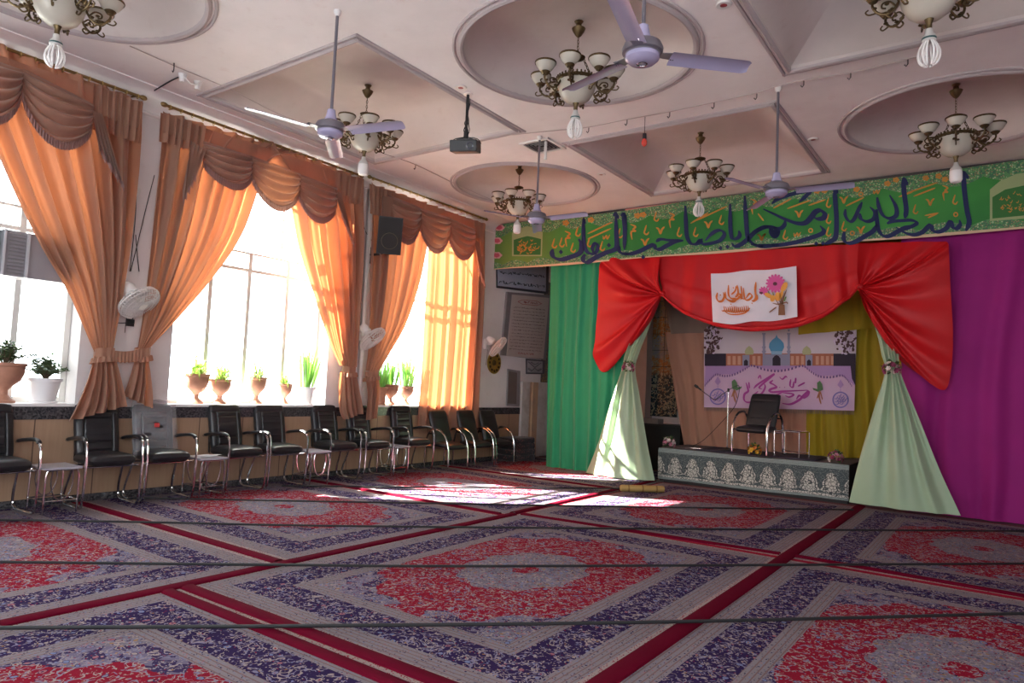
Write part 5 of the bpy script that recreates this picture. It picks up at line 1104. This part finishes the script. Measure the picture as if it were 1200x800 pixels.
# air duct box in the first window
a, b_ = at(6, 268, 0, -8.36), at(6, 322, 0, -8.36); y0, y1 = a.y, 3.3
t = thing('air_duct_box', 'grey louvred air cooler duct box set in the window behind the curtain', 'air duct', (-8.5, (y0+y1)/2, b_.z))
m_d = plain('grey_sheet_metal', (0.30, 0.28, 0.30), 0.5, 0.1)
mb = MB(); mb.bb(-8.68, -8.38, y0, y1, b_.z, a.z); mb.build('housing', m_d, t, False)
mb = MB()
for i in range(12): z = lerp(b_.z+0.03, a.z-0.03, i/11); mb.box((-8.372, (y0+2.86)/2+0.02, z), (0.03, 2.86-y0-0.06, 0.008), Matrix.Rotation(0.5, 3, 'Y'))
mb.build('louvre_slat', plain('grey_louvre', (0.24, 0.225, 0.235), 0.5), t, False)
mb = MB(); mb.bb(-8.38, -8.355, 2.86, 2.885, b_.z, a.z); mb.bb(-8.38, -8.355, y0, y0+0.02, b_.z, a.z); mb.build('frame_strip', plain('duct_edge', (0.5, 0.5, 0.53), 0.4), t, False)
mb = MB(); mb.bb(-8.72, -8.4, 1.6, y0-0.03, b_.z-0.02, a.z+0.03); tag(mb.build('window_shutter_box', plain('slate_blue_metal', (0.10, 0.115, 0.15), 0.5), None, False), 'slate blue box beside the louvred air duct at the picture edge', 'box')
# ------------------------------------------------------------------ signs and plates on the far left wall
def lp(pts, X): return [at(x, y, 0, X) for x, y in pts]
def lslab(mb, pts, X, d): return mb.slab(lp(pts, X), (d, 0, 0))
def bil(q, u, v):
    (a, b, c, d) = [Vector((x, y, 0)) for x, y in q]; r = a.lerp(b, u).lerp(d.lerp(c, u), v); return (r.x, r.y)
def script_lines(mb, q, X, rows, k, h=0.008, v0=0.1, v1=0.92, mx=1.0, u0=0.06, u1=0.94):
    rnd = random.Random(k)
    for r in range(rows):
        v = lerp(v0, v1, r/(max(1, rows-1))); u = u0+rnd.uniform(0, 0.03)
        while u < u1-0.02:
            L = rnd.uniform(0.03, 0.10); n = max(3, int(L/0.012)); P = []
            for i in range(n+1): uu = min(u1, u+L*i/n); P.append(at(*bil(q, uu, v+rnd.uniform(-0.012, 0.012)*mx*12/max(rows, 4)), 0, X))
            mb.tube(P, h, 4, flat=0.4); u += L+rnd.uniform(0.012, 0.025)
XS = -8.405
q1 = [(581, 300), (642, 304), (641, 344.5), (581.5, 337)]
t = thing('wall_sign', 'pale blue wall sign with black writing partly behind the green banner', 'sign', lp([q1[3]], XS)[0])
mb = MB(); lslab(mb, q1, XL, 0.035); mb.build('board', plain('dark_sign_frame', (0.03, 0.03, 0.04), 0.5), t, False)
mb = MB(); lslab(mb, [bil(q1, *e) for e in ((0.03, 0.04), (0.97, 0.04), (0.97, 0.93), (0.03, 0.93))], XL+0.035, 0.006); mb.build('panel', plain('pale_blue_panel', (0.36, 0.40, 0.50), 0.5, var=0.03), t, False)
mb = MB(); script_lines(mb, q1, XL+0.046, 3, 3, 0.012, 0.2, 0.80, 1.4); mb.build('lettering', plain('black_ink', (0.01, 0.01, 0.012), 0.6), t, False)
q2 = [(599.8, 345), (643.3, 349), (636.4, 420.3), (593.3, 417)]
t = thing('notice_board', 'cream notice board with many lines of writing and a red heading', 'notice board', lp([q2[3]], XS)[0])
mb = MB(); lslab(mb, [(592.5, 342), (644, 346), (637.5, 421.5), (586, 416)], XL, 0.05); mb.build('frame', plain('grey_board_frame', (0.20, 0.18, 0.19), 0.5), t, False)
mb = MB(); lslab(mb, q2, XL+0.05, 0.008); mb.build('panel', plain('cream_panel', (0.50, 0.43, 0.39), 0.6, var=0.04), t, False)
mb = MB(); script_lines(mb, q2, XL+0.062, 14, 5, 0.006, 0.20, 0.88, 0.8); mb.build('lettering', plain('brown_ink', (0.05, 0.03, 0.035), 0.6), t, False)
mb = MB(); script_lines(mb, q2, XL+0.062, 1, 8, 0.008, 0.105, 0.105, 0.5, 0.33, 0.7); script_lines(mb, q2, XL+0.062, 1, 9, 0.006, 0.94, 0.94, 0.5, 0.3, 0.72)
for s in (-1, 1): mb.tube([at(*bil(q2, 0.5+e, 0.105+s*f), 0, XL+0.062) for e, f in ((-0.32, 0), (-0.2, 0.035), (0.2, 0.035), (0.32, 0))], 0.005, 4)
mb.build('red_lettering', plain('red_ink', (0.35, 0.04, 0.04), 0.6), t, False, label='dull red heading')
p = at(578.5, 425, 0, XL+0.01); t = thing('gold_plate', 'round gold patterned plate hung on the wall under the last wall fan', 'wall plate', p)
mx = Matrix.Rotation(PI/2, 4, 'Y')
MB().lathe([(0, 0.012), (0.12, 0.012), (0.15, 0.02), (0.21, 0.03), (0.225, 0.022), (0.22, 0.0), (0, 0.0)], p, 36, m=mx).build('plate', plain('gold_plate_metal', (0.50, 0.33, 0.07), 0.35, 0.8, var=0.15, scale=20), t)
for i in range(12):
    a = 2*PI*i/12; MB().lathe([(0, 0.036), (0.025, 0.034), (0.028, 0.02)], p+Vector((0, 0.165*math.cos(a), 0.165*math.sin(a))), 10, m=mx).build('dark_medallion', plain('dark_gold', (0.10, 0.06, 0.015), 0.4, 0.5) if i == 0 else bpy.data.materials['dark_gold'], t)
MB().lathe([(0, 0.03), (0.05, 0.028), (0.06, 0.012)], p, 16, m=mx).build('centre_medallion', bpy.data.materials['dark_gold'], t)
q3 = [(594, 432), (608.5, 434.5), (607.5, 476), (592.5, 475)]
t = thing('wall_hatch', 'grey metal framed hatch in the wall beside the marble pillar', 'hatch', lp([q3[3]], XL)[0])
mb = MB(); lslab(mb, q3, XL, 0.03); mb.build('frame', plain('grey_metal_frame', (0.32, 0.31, 0.32), 0.4, 0.3), t, False)
mb = MB(); lslab(mb, [bil(q3, *e) for e in ((0.15, 0.06), (0.82, 0.06), (0.82, 0.94), (0.15, 0.94))], XL+0.03, 0.005); mb.build('panel', plain('brown_grey_panel', (0.16, 0.13, 0.115), 0.4), t, False)
q4 = [(616, 420), (637.5, 422), (637, 438.5), (616, 438)]
t = thing('calligraphy_tile', 'square blue grey calligraphy tile above the marble pillar', 'tile', lp([q4[3]], XL)[0])
mb = MB(); lslab(mb, q4, XL, 0.03); mb.build('tile_body', plain('tile_dark_edge', (0.06, 0.06, 0.07), 0.4), t, False)
mb = MB(); lslab(mb, [bil(q4, *e) for e in ((0.08, 0.1), (0.92, 0.1), (0.92, 0.9), (0.08, 0.9))], XL+0.03, 0.004); mb.build('face', plain('tile_pale_face', (0.32, 0.33, 0.35), 0.3), t, False)
mb = MB()
for s in (1, -1):
    for P_ in ([(0.2, 0.25), (0.4, 0.45), (0.5, 0.55), (0.65, 0.4), (0.85, 0.2)], [(0.15, 0.6), (0.35, 0.75), (0.5, 0.6), (0.7, 0.8), (0.88, 0.65)], [(0.3, 0.2), (0.5, 0.35), (0.7, 0.22)]):
        mb.tube([at(*bil(q4, u if s > 0 else 1-u, v), 0, XL+0.036) for u, v in P_], 0.012, 5, flat=0.4)
mb.build('lettering', plain('tile_ink', (0.02, 0.025, 0.05), 0.4), t, False)
def m_mos():
    b = B('gold_mosaic'); d, c = b.vor(40, rnd=0.1); return b.done(b.bsdf(b.mix(d.lt(0.4), (0.05, 0.04, 0.03), b.pal(c, [(0.40, 0.27, 0.10), (0.22, 0.14, 0.08), (0.12, 0.14, 0.13)])), 0.4))
mb = MB(); a = at(637, 440, 0, XL); mb.bb(XL, XL+0.025, a.y-0.12, 13.65, 1.63, 3.9); o = struct(mb, 'trim_%d' % tn, m_mos()); tn += 1
M_blkt = None
def m_blanket(c):
    b = B('patterned_dark_blanket'); d, k = b.vor(22); return b.done(b.bsdf(b.mix(d.lt(0.28), c, (0.16, 0.05, 0.05)), 0.95, sheen=0.2))
M_bk = m_blanket((0.022, 0.017, 0.020))
for k, lab in enumerate(('bottom folded dark blanket of the stack by the marble pillar', 'second folded dark blanket of the stack by the marble pillar', 'third folded dark blanket of the stack by the marble pillar', 'top folded dark blanket of the stack by the marble pillar')):
    mb = MB(); hw, hl, h = 0.24-0.004*k, 0.42-0.01*k, 0.115; z0 = 0.014+k*h
    def fn(u, v, z0=z0, hw=hw, hl=hl):
        a = 2*PI*u; s = 1-0.06*abs(2*v-1) ** 4; x = math.copysign(abs(math.cos(a)) ** 0.3, math.cos(a))*hw*s; y = math.copysign(abs(math.sin(a)) ** 0.3, math.sin(a))*hl*s; return (-8.16+x+0.006*math.sin(9*a+k), 11.72+y, z0+h*v)
    mb.grid(fn, 48, 6, cu=True); n = len(mb.v); mb.f.append(tuple(range(47, -1, -1))); mb.f.append(tuple(range(n-48, n)))
    tag(mb.build('folded_blanket', M_bk, None, ang=50), lab, 'blanket', 'folded dark blankets by the marble pillar')
# dark chest behind the stage corner, straw roll
t = thing('low_cabinet', 'dark low cabinet with a pale box in the shadow behind the pale green drape', 'cabinet', (-5.72, 12.95, 0))
mb = MB(); mb.bb(-6.35, -5.08, 12.75, 13.15, 0, 0.86); mb.build('body', plain('dark_cabinet_wood', (0.018, 0.015, 0.014), 0.5), t, False)
mb = MB(); mb.bb(-6.4, -5.05, 12.72, 13.18, 0.86, 0.90); mb.build('top', plain('dark_cabinet_top', (0.03, 0.025, 0.024), 0.4), t, False)
mb = MB(); mb.bb(-5.95, -5.55, 12.78, 13.05, 0.901, 0.99); tag(mb.build('pale_box', plain('pale_card', (0.24, 0.20, 0.19), 0.7), None, False), 'small pale box lying on the dark cabinet behind the stage', 'box')
a, b_ = at(727, 572, 2, 0.06), at(778, 573.5, 2, 0.06); a.z = b_.z = 0.066
def m_straw():
    b = B('straw_mat'); n = b.noise(30, 2, stretch=(1, 1, 12)); return b.done(b.bsdf(b.mix(n, (0.28, 0.17, 0.05), (0.50, 0.34, 0.11)), 0.7))
t = thing('straw_roll', 'rolled yellow straw mat lying on the carpet before the sunlit drape', 'mat', (a+b_)/2-Vector((0, 0, 0.065)))
MB().tube([a, lerp(a, b_, .03), lerp(a, b_, .97), b_], [0.042, 0.05, 0.05, 0.042], 14).build('roll', m_straw(), t)
for f in (0.18, 0.5, 0.82): c = lerp(a, b_, f); d = (b_-a).normalized(); MB().tube([c-d*0.012, c+d*0.012], 0.0525, 14).build('band', plain('ochre_band', (0.22, 0.12, 0.03), 0.6) if f < 0.2 else bpy.data.materials['ochre_band'], t)
# ------------------------------------------------------------------ chandeliers
M_abr = plain('dark_antique_brass', (0.14, 0.095, 0.045), 0.42, 0.85, var=0.25, scale=40)
def m_alab(name, c): b = B(name); n = b.noise(9, 4); cc = b.mix(n, tuple(q*.9 for q in c), c); return b.done(b.mixsh(0.35, b.bsdf(cc, 0.25), b.node('ShaderNodeBsdfTranslucent', c)))
M_alab = m_alab('alabaster_glass', (0.70, 0.66, 0.57)); M_cfl = plain('lamp_tube_glass', (0.80, 0.78, 0.76), 0.2, var=0.02); M_sock = plain('bulb_base', (0.55, 0.53, 0.50), 0.4); M_teal = plain('teal_ring', (0.03, 0.09, 0.09), 0.4)
def chandelier(label, cx, cy, bulb, rz):
    t = thing('chandelier', label, 'chandelier', (cx, cy, ZR), rz, 'brass chandeliers with alabaster bowls'); M = WM[t.name]
    L = lambda p: M @ Vector(p)
    def lathe(prof, c=(0, 0, 0), n=24): return MB().lathe([(r, z) for r, z in prof], L(c), n)
    lathe([(0.0, 0), (0.05, -0.005), (0.03, -0.03), (0.035, -0.07), (0.075, -0.085), (0.06, -0.12), (0.03, -0.165), (0.012, -0.18), (0, -0.18)]).build('canopy', M_abr, t)
    mb = MB()
    def links(p, q, n):
        p, q = Vector(p), Vector(q); d = (q-p); l = d.length/n; dn = d.normalized(); s1 = dn.orthogonal().normalized(); s2 = dn.cross(s1)
        for i in range(n):
            c = p+d*((i+0.5)/n); s = s1 if i % 2 else s2; mb.tube([L(c+dn*(l*0.62*math.cos(a))+s*(l*0.30*math.sin(a))) for a in [2*PI*k/10 for k in range(10)]], l*0.10, 4, closed=True)
    links((0, 0, -0.18), (0, 0, -0.39), 6); mb.build('main_chain', M_abr, t)
    lathe([(0, -0.385), (0.05, -0.39), (0.085, -0.405), (0.07, -0.425), (0.03, -0.44), (0, -0.445)]).build('upper_cap', M_abr, t)
    for i in range(3):
        a = 2*PI*i/3+0.4; mb = MB(); links((0.07*math.cos(a), 0.07*math.sin(a), -0.42), (0.19*math.cos(a), 0.19*math.sin(a), -0.67), 7); mb.build('side_chain', M_abr, t)
    lathe([(0.035, -0.915), (0.10, -0.90), (0.155, -0.855), (0.195, -0.78), (0.213, -0.70), (0.213, -0.675), (0.205, -0.675), (0.19, -0.77), (0.15, -0.845), (0.09, -0.885), (0, -0.90)], n=40).build('bowl', M_alab, t)
    mb = MB(); mb.lathe([(0.205, -0.655), (0.222, -0.66), (0.224, -0.69), (0.212, -0.70), (0.205, -0.655)], L((0, 0, 0)), 48, wob=lambda a, z: 1+0.02*math.cos(a*24))
    for i in range(32): a = 2*PI*i/32; mb.ball(L((0.218*math.cos(a), 0.218*math.sin(a), -0.648)), (0.011, 0.011, 0.014), 5)
    mb.build('bowl_rim', M_abr, t)
    for i in range(8):
        a = 2*PI*i/8; ca, sa = math.cos(a), math.sin(a); P = lambda r, z, s=0.0: L((r*ca-s*sa, r*sa+s*ca, z))
        mb = MB(); mb.tube(smooth([P(0.20, -0.70), P(0.25, -0.785), P(0.31, -0.815), P(0.37, -0.79), P(0.405, -0.735), P(0.40, -0.695)], 18), 0.011, 6)
        mb.tube(smooth([P(0.24, -0.75), P(0.28, -0.71), P(0.33, -0.72), P(0.335, -0.755), P(0.305, -0.765)], 14), 0.008, 5); mb.tube(smooth([P(0.31, -0.815), P(0.27, -0.85), P(0.235, -0.835), P(0.245, -0.81)], 12), 0.008, 5)
        mb.tube(smooth([P(0.37, -0.79), P(0.43, -0.80), P(0.455, -0.775), P(0.435, -0.755)], 12), 0.007, 5)
        for r, z, s in ((0.28, -0.80, 0.018), (0.33, -0.80, -0.018), (0.30, -0.735, 0.014), (0.39, -0.76, 0.016), (0.26, -0.77, -0.015)): mb.ball(P(r, z, s), (0.02, 0.02, 0.012), 5)
        mb.lathe([(0.0, -0.70), (0.03, -0.70), (0.052, -0.672), (0.042, -0.665), (0, -0.668)], P(0.40, 0), 12); ar = mb.build('arm', M_abr, t)
        MB().lathe([(0.0, -0.675), (0.035, -0.672), (0.075, -0.645), (0.103, -0.60), (0.110, -0.575), (0.104, -0.575), (0.096, -0.60), (0.065, -0.64), (0, -0.66)], P(0.40, 0), 22).build('shade', M_alab, ar)
        MB().lathe([(0.111, -0.588), (0.116, -0.58), (0.114, -0.568), (0.104, -0.568), (0.103, -0.576)], P(0.40, 0), 22).build('shade_rim', M_abr, ar)
    lathe([(0, -0.90), (0.035, -0.905), (0.028, -0.935), (0.022, -0.95), (0.022, -1.0), (0, -1.0)], n=14).build('lower_stem', M_abr, t)
    if bulb == 'loops':
        lathe([(0, -0.99), (0.026, -0.995), (0.03, -1.03), (0.048, -1.05), (0.052, -1.09), (0.045, -1.10), (0, -1.10)], n=18).build('bulb_base', M_sock, t)
        lathe([(0.05, -1.068), (0.0535, -1.07), (0.0535, -1.082), (0.05, -1.084)], n=18).build('bulb_ring', M_teal, t)
        mb = MB()
        for i in range(6):
            a = 2*PI*i/6
            for da in (-0.19, 0.19): mb.tube(smooth([L((r*math.cos(a+da*f), r*math.sin(a+da*f), z)) for r, z, f in ((0.032, -1.095, 1), (0.055, -1.13, 1), (0.076, -1.19, 1), (0.070, -1.25, 1), (0.045, -1.285, 0.9), (0.028, -1.29, 0.0))], 16), 0.0085, 6)
        mb.build('bulb_tubes', M_cfl, t)
    else:
        lathe([(0, -0.99), (0.026, -0.995), (0.03, -1.03), (0.062, -1.07), (0.068, -1.10), (0, -1.10)], n=20).build('bulb_base', M_sock, t)
        lathe([(0.068, -1.10), (0.070, -1.12), (0.070, -1.21), (0.055, -1.24), (0.02, -1.252), (0, -1.253)], n=20).build('bulb_globe', M_cfl, t)
    t.scale = (0.92, 0.92, 0.92)
    return t
chandelier('brass chandelier with a jar bulb behind the ceiling fan by the orange curtains', -6.46, 5.70, 'jar', 0.2)
chandelier('large brass chandelier with a looped bulb in the round dome by the big ceiling fan', -3.46, 5.74, 'loops', 0.35)
chandelier('brass chandelier with a looped bulb in the coffer before the green banner', -3.47, 9.17, 'loops', 0.12)
chandelier('brass chandelier with a jar bulb in the far round dome by the curtain corner', -6.55, 9.15, 'jar', 0.3)
chandelier('brass chandelier with a jar bulb in the round dome above the purple curtain', -0.45, 9.12, 'jar', 0.05)
chandelier('brass chandelier with a looped bulb cut by the top edge above the purple curtain side', -0.45, 5.72, 'loops', 0.2)
chandelier('brass chandelier with a looped bulb cut by the top edge above the orange curtains', -6.42, 2.27, 'loops', 0.25)
# ------------------------------------------------------------------ ceiling fans
M_fan = plain('lilac_grey_enamel', (0.36, 0.33, 0.48), 0.25, var=0.03); M_fand = plain('fan_motor_grey', (0.17, 0.155, 0.18), 0.35, 0.3)
def ceiling_fan(label, x, y, zh, aim):
    t = thing('ceiling_fan', label, 'ceiling fan', (x, y, ZC), 0, 'lilac grey ceiling fans'); c = Vector((x, y, 0))
    MB().lathe([(0, ZC), (0.035, ZC), (0.035, ZC-0.02), (0.02, ZC-0.05), (0, ZC-0.05)], c, 18).build('canopy', M_wpl, t)
    MB().tube([(x, y, ZC-0.03), (x, y, zh+0.12)], 0.014, 8).build('down_rod', M_fand, t)
    MB().lathe([(0, zh+0.17), (0.035, zh+0.17), (0.045, zh+0.11), (0.062, zh+0.075), (0, zh+0.075)], c, 18).build('lower_cup', M_fan, t)
    MB().lathe([(0, zh+0.07), (0.08, zh+0.065), (0.12, zh+0.045), (0.135, zh+0.01), (0.132, zh-0.015), (0.115, zh-0.022), (0.115, zh-0.03), (0, zh-0.03)], c, 32).build('motor', M_fand, t)
    MB().lathe([(0.112, zh-0.028), (0.11, zh-0.055), (0.085, zh-0.078), (0.04, zh-0.085), (0, zh-0.086)], c, 32).build('bottom_cap', M_fan, t)
    MB().lathe([(0.028, zh-0.0855), (0.036, zh-0.09), (0.028, zh-0.092)], c, 20).build('badge_ring', M_chr, t)
    p = at(*aim, 2, zh) if isinstance(aim, tuple) else None; a0 = math.atan2(p.y-y, p.x-x) if p else math.radians(aim)
    for i in range(3):
        a = a0+2*PI*i/3; d = Vector((math.cos(a), math.sin(a), 0)); s = Vector((-math.sin(a), math.cos(a), 0)); mb = MB()
        ar = MB(); ar.slab([c+d*r+s*w_+Vector((0, 0, zh-0.012)) for r, w_ in ((0.10, -0.03), (0.22, -0.045), (0.22, 0.045), (0.10, 0.03))], (0, 0, -0.006)); ao = ar.build('blade_arm', M_fand, t, False)
        def fn(u, v):
            r = lerp(0.19, 0.74, u); w_ = lerp(0.066, 0.062, u)*(1 if u < 0.93 else math.sqrt(max(0.02, 1-((u-0.93)/0.07) ** 2*0.6))); q = (v-0.5)*2; return c+d*r+s*(q*w_)+Vector((0, 0, zh-0.02-q*0.013-0.010*q*q))
        mb.grid(fn, 24, 8); b = len(mb.v); mb.grid(lambda u, v: fn(u, v)+Vector((0, 0, -0.003)), 24, 8); mb.build('fan_blade', M_fan, t)
        for rr in (0.2, 0.215): MB().ball(c+d*rr+s*0.02+Vector((0, 0, zh-0.026)), 0.006, 6).build('screw', M_chr, ao)
ceiling_fan('ceiling fan hanging before the orange curtains, in front of a chandelier', -4.88, 3.90, 3.715, 15)
ceiling_fan('big ceiling fan at the top edge overlapping the large dome', -1.93, 4.02, 3.73, (870, 73))
ceiling_fan('white ceiling fan at the corner of the green banner', -4.98, 7.38, 3.72, (578, 246))
ceiling_fan('ceiling fan hanging before the right half of the green banner'.replace('right half', 'calligraphy'), -1.96, 7.40, 3.70, (990, 214))
# ------------------------------------------------------------------ small ceiling things
p = at(548.5, 110, 2, ZC); zt = lambda px, py_: (lambda lo, hi: lo)(0, 0)
prx, pry = p.x, p.y
def zrow(x, y, row):
    lo, hi = 0.0, ZC
    for _ in range(40):
        m_ = (lo+hi)/2; v = Vector((x, y, m_))-CAM; r = 400-FPX*(v.dot(UP))/(v.dot(FW))
        if r > row: lo = m_
        else: hi = m_
    return lo
zp = zrow(prx, pry, 171)
t = thing('projector', 'black projector hanging on a ceiling pole with tangled cables', 'projector', (prx, pry, ZC))
MB().lathe([(0, ZC), (0.055, ZC), (0.055, ZC-0.012), (0, ZC-0.012)], (prx, pry, 0), 16).build('ceiling_plate', M_wpl, t)
MB().tube([(prx, pry, ZC), (prx, pry, zp+0.05)], 0.017, 8).build('pole', M_blk, t)
ppc = Vector((prx, pry, zp)); fv = (CAM-ppc); fv.z = 0; fv.normalize(); fv = Matrix.Rotation(-0.25, 3, 'Z') @ fv; sv = Vector((-fv.y, fv.x, 0)); Qp = Matrix((fv, sv, Vector((0, 0, 1)))).transposed(); Qt = Qp @ Matrix.Rotation(0.22, 3, 'Y')
mb = MB(); mb.box(ppc+Vector((0, 0, -0.01)), (0.24, 0.31, 0.13), Qt); o = mb.build('body', M_blk, t, False)
bv = o.modifiers.new('bevel', 'BEVEL'); bv.width = 0.012; bv.segments = 3
mb = MB(); mb.lathe([(0, 0.0), (0.035, 0), (0.04, 0.02), (0.03, 0.022), (0.028, 0.006), (0, 0.006)], ppc+Qt @ Vector((0.11, 0.08, -0.01)), 18, m=(Qt @ Matrix.Rotation(PI/2, 3, 'Y')).to_4x4()); mb.build('lens', plain('lens_glass', (0.05, 0.05, 0.08), 0.1), t)
mb = MB(); mb.box(ppc+Vector((0, 0, 0.068)), (0.14, 0.18, 0.02), Qt); mb.tube([(prx, pry, zp+0.16), ppc+Vector((0, 0, 0.06))], 0.028, 8); mb.build('mount', M_blk, t, False)
rnd = random.Random(3)
for k in range(4):
    pts = [Vector((prx+rnd.uniform(-.03, .03), pry+rnd.uniform(-.03, .03), lerp(ZC-0.05, zp+0.1, i/6))) for i in range(7)]+[ppc+Qt @ Vector((-0.02, (-1) ** k*0.13, 0.08)), ppc+Qt @ Vector((-0.05, (-1) ** k*0.17, 0.03))]
    MB().tube(smooth(pts, 40), 0.005, 5).build('cable', M_cord, t)
p = at(756, 136, 2, ZC); t = thing('red_bulb', 'small red bulb hanging on a thin wire from the ceiling', 'light bulb', (p.x, p.y, ZC)); zz = zrow(p.x, p.y, 159)
MB().tube([(p.x, p.y, ZC), (p.x, p.y, zz+0.02)], 0.004, 5).build('wire', M_cord, t); MB().lathe([(0, 0.03), (0.022, 0.025), (0.024, -0.04), (0, -0.04)], (p.x, p.y, zz), 12).build('socket', M_blk, t)
MB().lathe([(0.02, -0.04), (0.034, -0.07), (0.03, -0.11), (0.012, -0.13), (0, -0.132)], (p.x, p.y, zz), 14).build('bulb', plain('red_bulb_glass', (0.65, 0.06, 0.04), 0.2), t)
M_spr = plain('spot_red', (0.30, 0.03, 0.04), 0.3)
for q, lab in (((848, 5), 'round recessed ceiling spot with red glass at the top edge beside the large dome'), ((540, 102), 'round recessed ceiling spot beside the projector pole'), ((953, 163), 'round recessed ceiling spot above the green banner near the right dome'.replace('right dome', 'round dome')), ((704.5, 204), 'round recessed ceiling spot between the far dome and coffer')):
    p = at(*q, 2, ZC); t = thing('recessed_spot', lab, 'ceiling spot', (p.x, p.y, ZC), 0, 'recessed ceiling spots')
    MB().lathe([(0.03, -0.012), (0.06, -0.014), (0.068, -0.004), (0.068, 0), (0.03, 0)], (p.x, p.y, ZC), 24).build('ring', M_wpl, t); MB().lathe([(0, -0.010), (0.034, -0.008), (0.034, 0)], (p.x, p.y, ZC), 20).build('lens', M_spr, t)
# square air vent around the far fan rod
vx, vy = -5.13, 7.68
t = thing('ceiling_vent', 'square black air vent in the ceiling at the corner fan rod', 'air vent', (vx, vy, ZC)); mb = MB()
for s in (-1, 1): mb.bb(vx+s*0.215-0.02, vx+s*0.215+0.02, vy-0.235, vy+0.235, ZC-0.022, ZC); mb.bb(vx-0.235, vx+0.235, vy+s*0.215-0.02, vy+s*0.215+0.02, ZC-0.0215, ZC)
mb.build('frame', M_wpl, t, False); mb = MB(); mb.bb(vx-0.195, vx+0.195, vy-0.195, vy+0.195, ZC-0.006, ZC-0.001); mb.build('dark_opening', plain('vent_dark', (0.012, 0.01, 0.01), 0.9), t, False); mb = MB()
for i in range(4): r = 0.16-0.04*i; mb.tube([(vx+r*a, vy+r*b, ZC-0.014) for a, b in ((-1, -1), (1, -1), (1, 1), (-1, 1))], 0.006, 5, closed=True)
mb.build('louvre', plain('vent_grey', (0.22, 0.2, 0.2), 0.5), t)
MB().tube([(-5.0, 7.56, ZC), (-5.0, 7.56, ZC-0.26)], 0.02, 8).build('pipe_end', M_wpl, t)
# bare lamp holders with wires
p = at(219, 89, 2, ZC); t = thing('twin_lamp_holder', 'pair of bare lamp holders with loose wires on the ceiling over the curtains', 'lamp holder', p)
for q in ((214, 87), (232, 96)):
    c = at(*q, 2, ZC); mb = MB(); mb.lathe([(0, 0), (0.05, 0), (0.045, -0.03), (0.03, -0.05), (0.028, -0.09), (0, -0.09)], c, 14); mb.build('holder', M_wpl, t)
MB().tube(smooth([at(214, 87, 2, ZC-0.02), at(222, 97, 2, ZC-0.09), at(228, 99, 2, ZC-0.08), at(233, 96, 2, ZC-0.02)], 14), 0.007, 5).build('wire', M_wpl, t); MB().tube(smooth([at(210, 90, 2, ZC-0.01), at(198, 96, 2, ZC-0.01), at(181, 106, 2, ZC-0.01)], 10), 0.008, 5).build('wire', M_blk, t)
MB().tube([at(204, 74, 2, ZC), at(204, 77, 2, ZC-0.05)], 0.008, 5).build('hook', M_blk, t)
# ceiling cables with hooks
M_cbl = plain('ceiling_cable', (0.46, 0.39, 0.37), 0.7)
for lab, pts, hooks in (('thin cable pinned along the ceiling between the large dome and coffers', [(600, 158), (650, 153), (690, 149), (735, 140), (785, 131), (837, 120), (887, 109), (911, 101), (942, 94), (997, 85), (1064, 69), (1088, 66)], [(690, 149), (735, 140), (785, 131), (837, 120), (887, 109), (942, 94), (997, 85), (1064, 69)]),
                        ('thin cable along the ceiling from the chandelier to the far dome', [(152, 54), (204, 77), (268, 104), (330, 135), (400, 160), (450, 180), (487, 193), (537, 217), (590, 240)], [(204, 77), (487, 193)])):
    t = thing('ceiling_cable', lab, 'cable', at(*pts[0], 2, ZC), 0, 'thin cables along the ceiling'); MB().tube(smooth([at(*q, 2, ZC-0.012) for q in pts], 60), 0.0055, 5).build('cable', M_cbl, t)
    for q in hooks: c = at(*q, 2, ZC); MB().tube([c, c-Vector((0, 0, 0.05)), c-Vector((0.015, 0, 0.07)), c-Vector((0.03, 0, 0.05))], 0.006, 5).build('hook', M_blk, t)
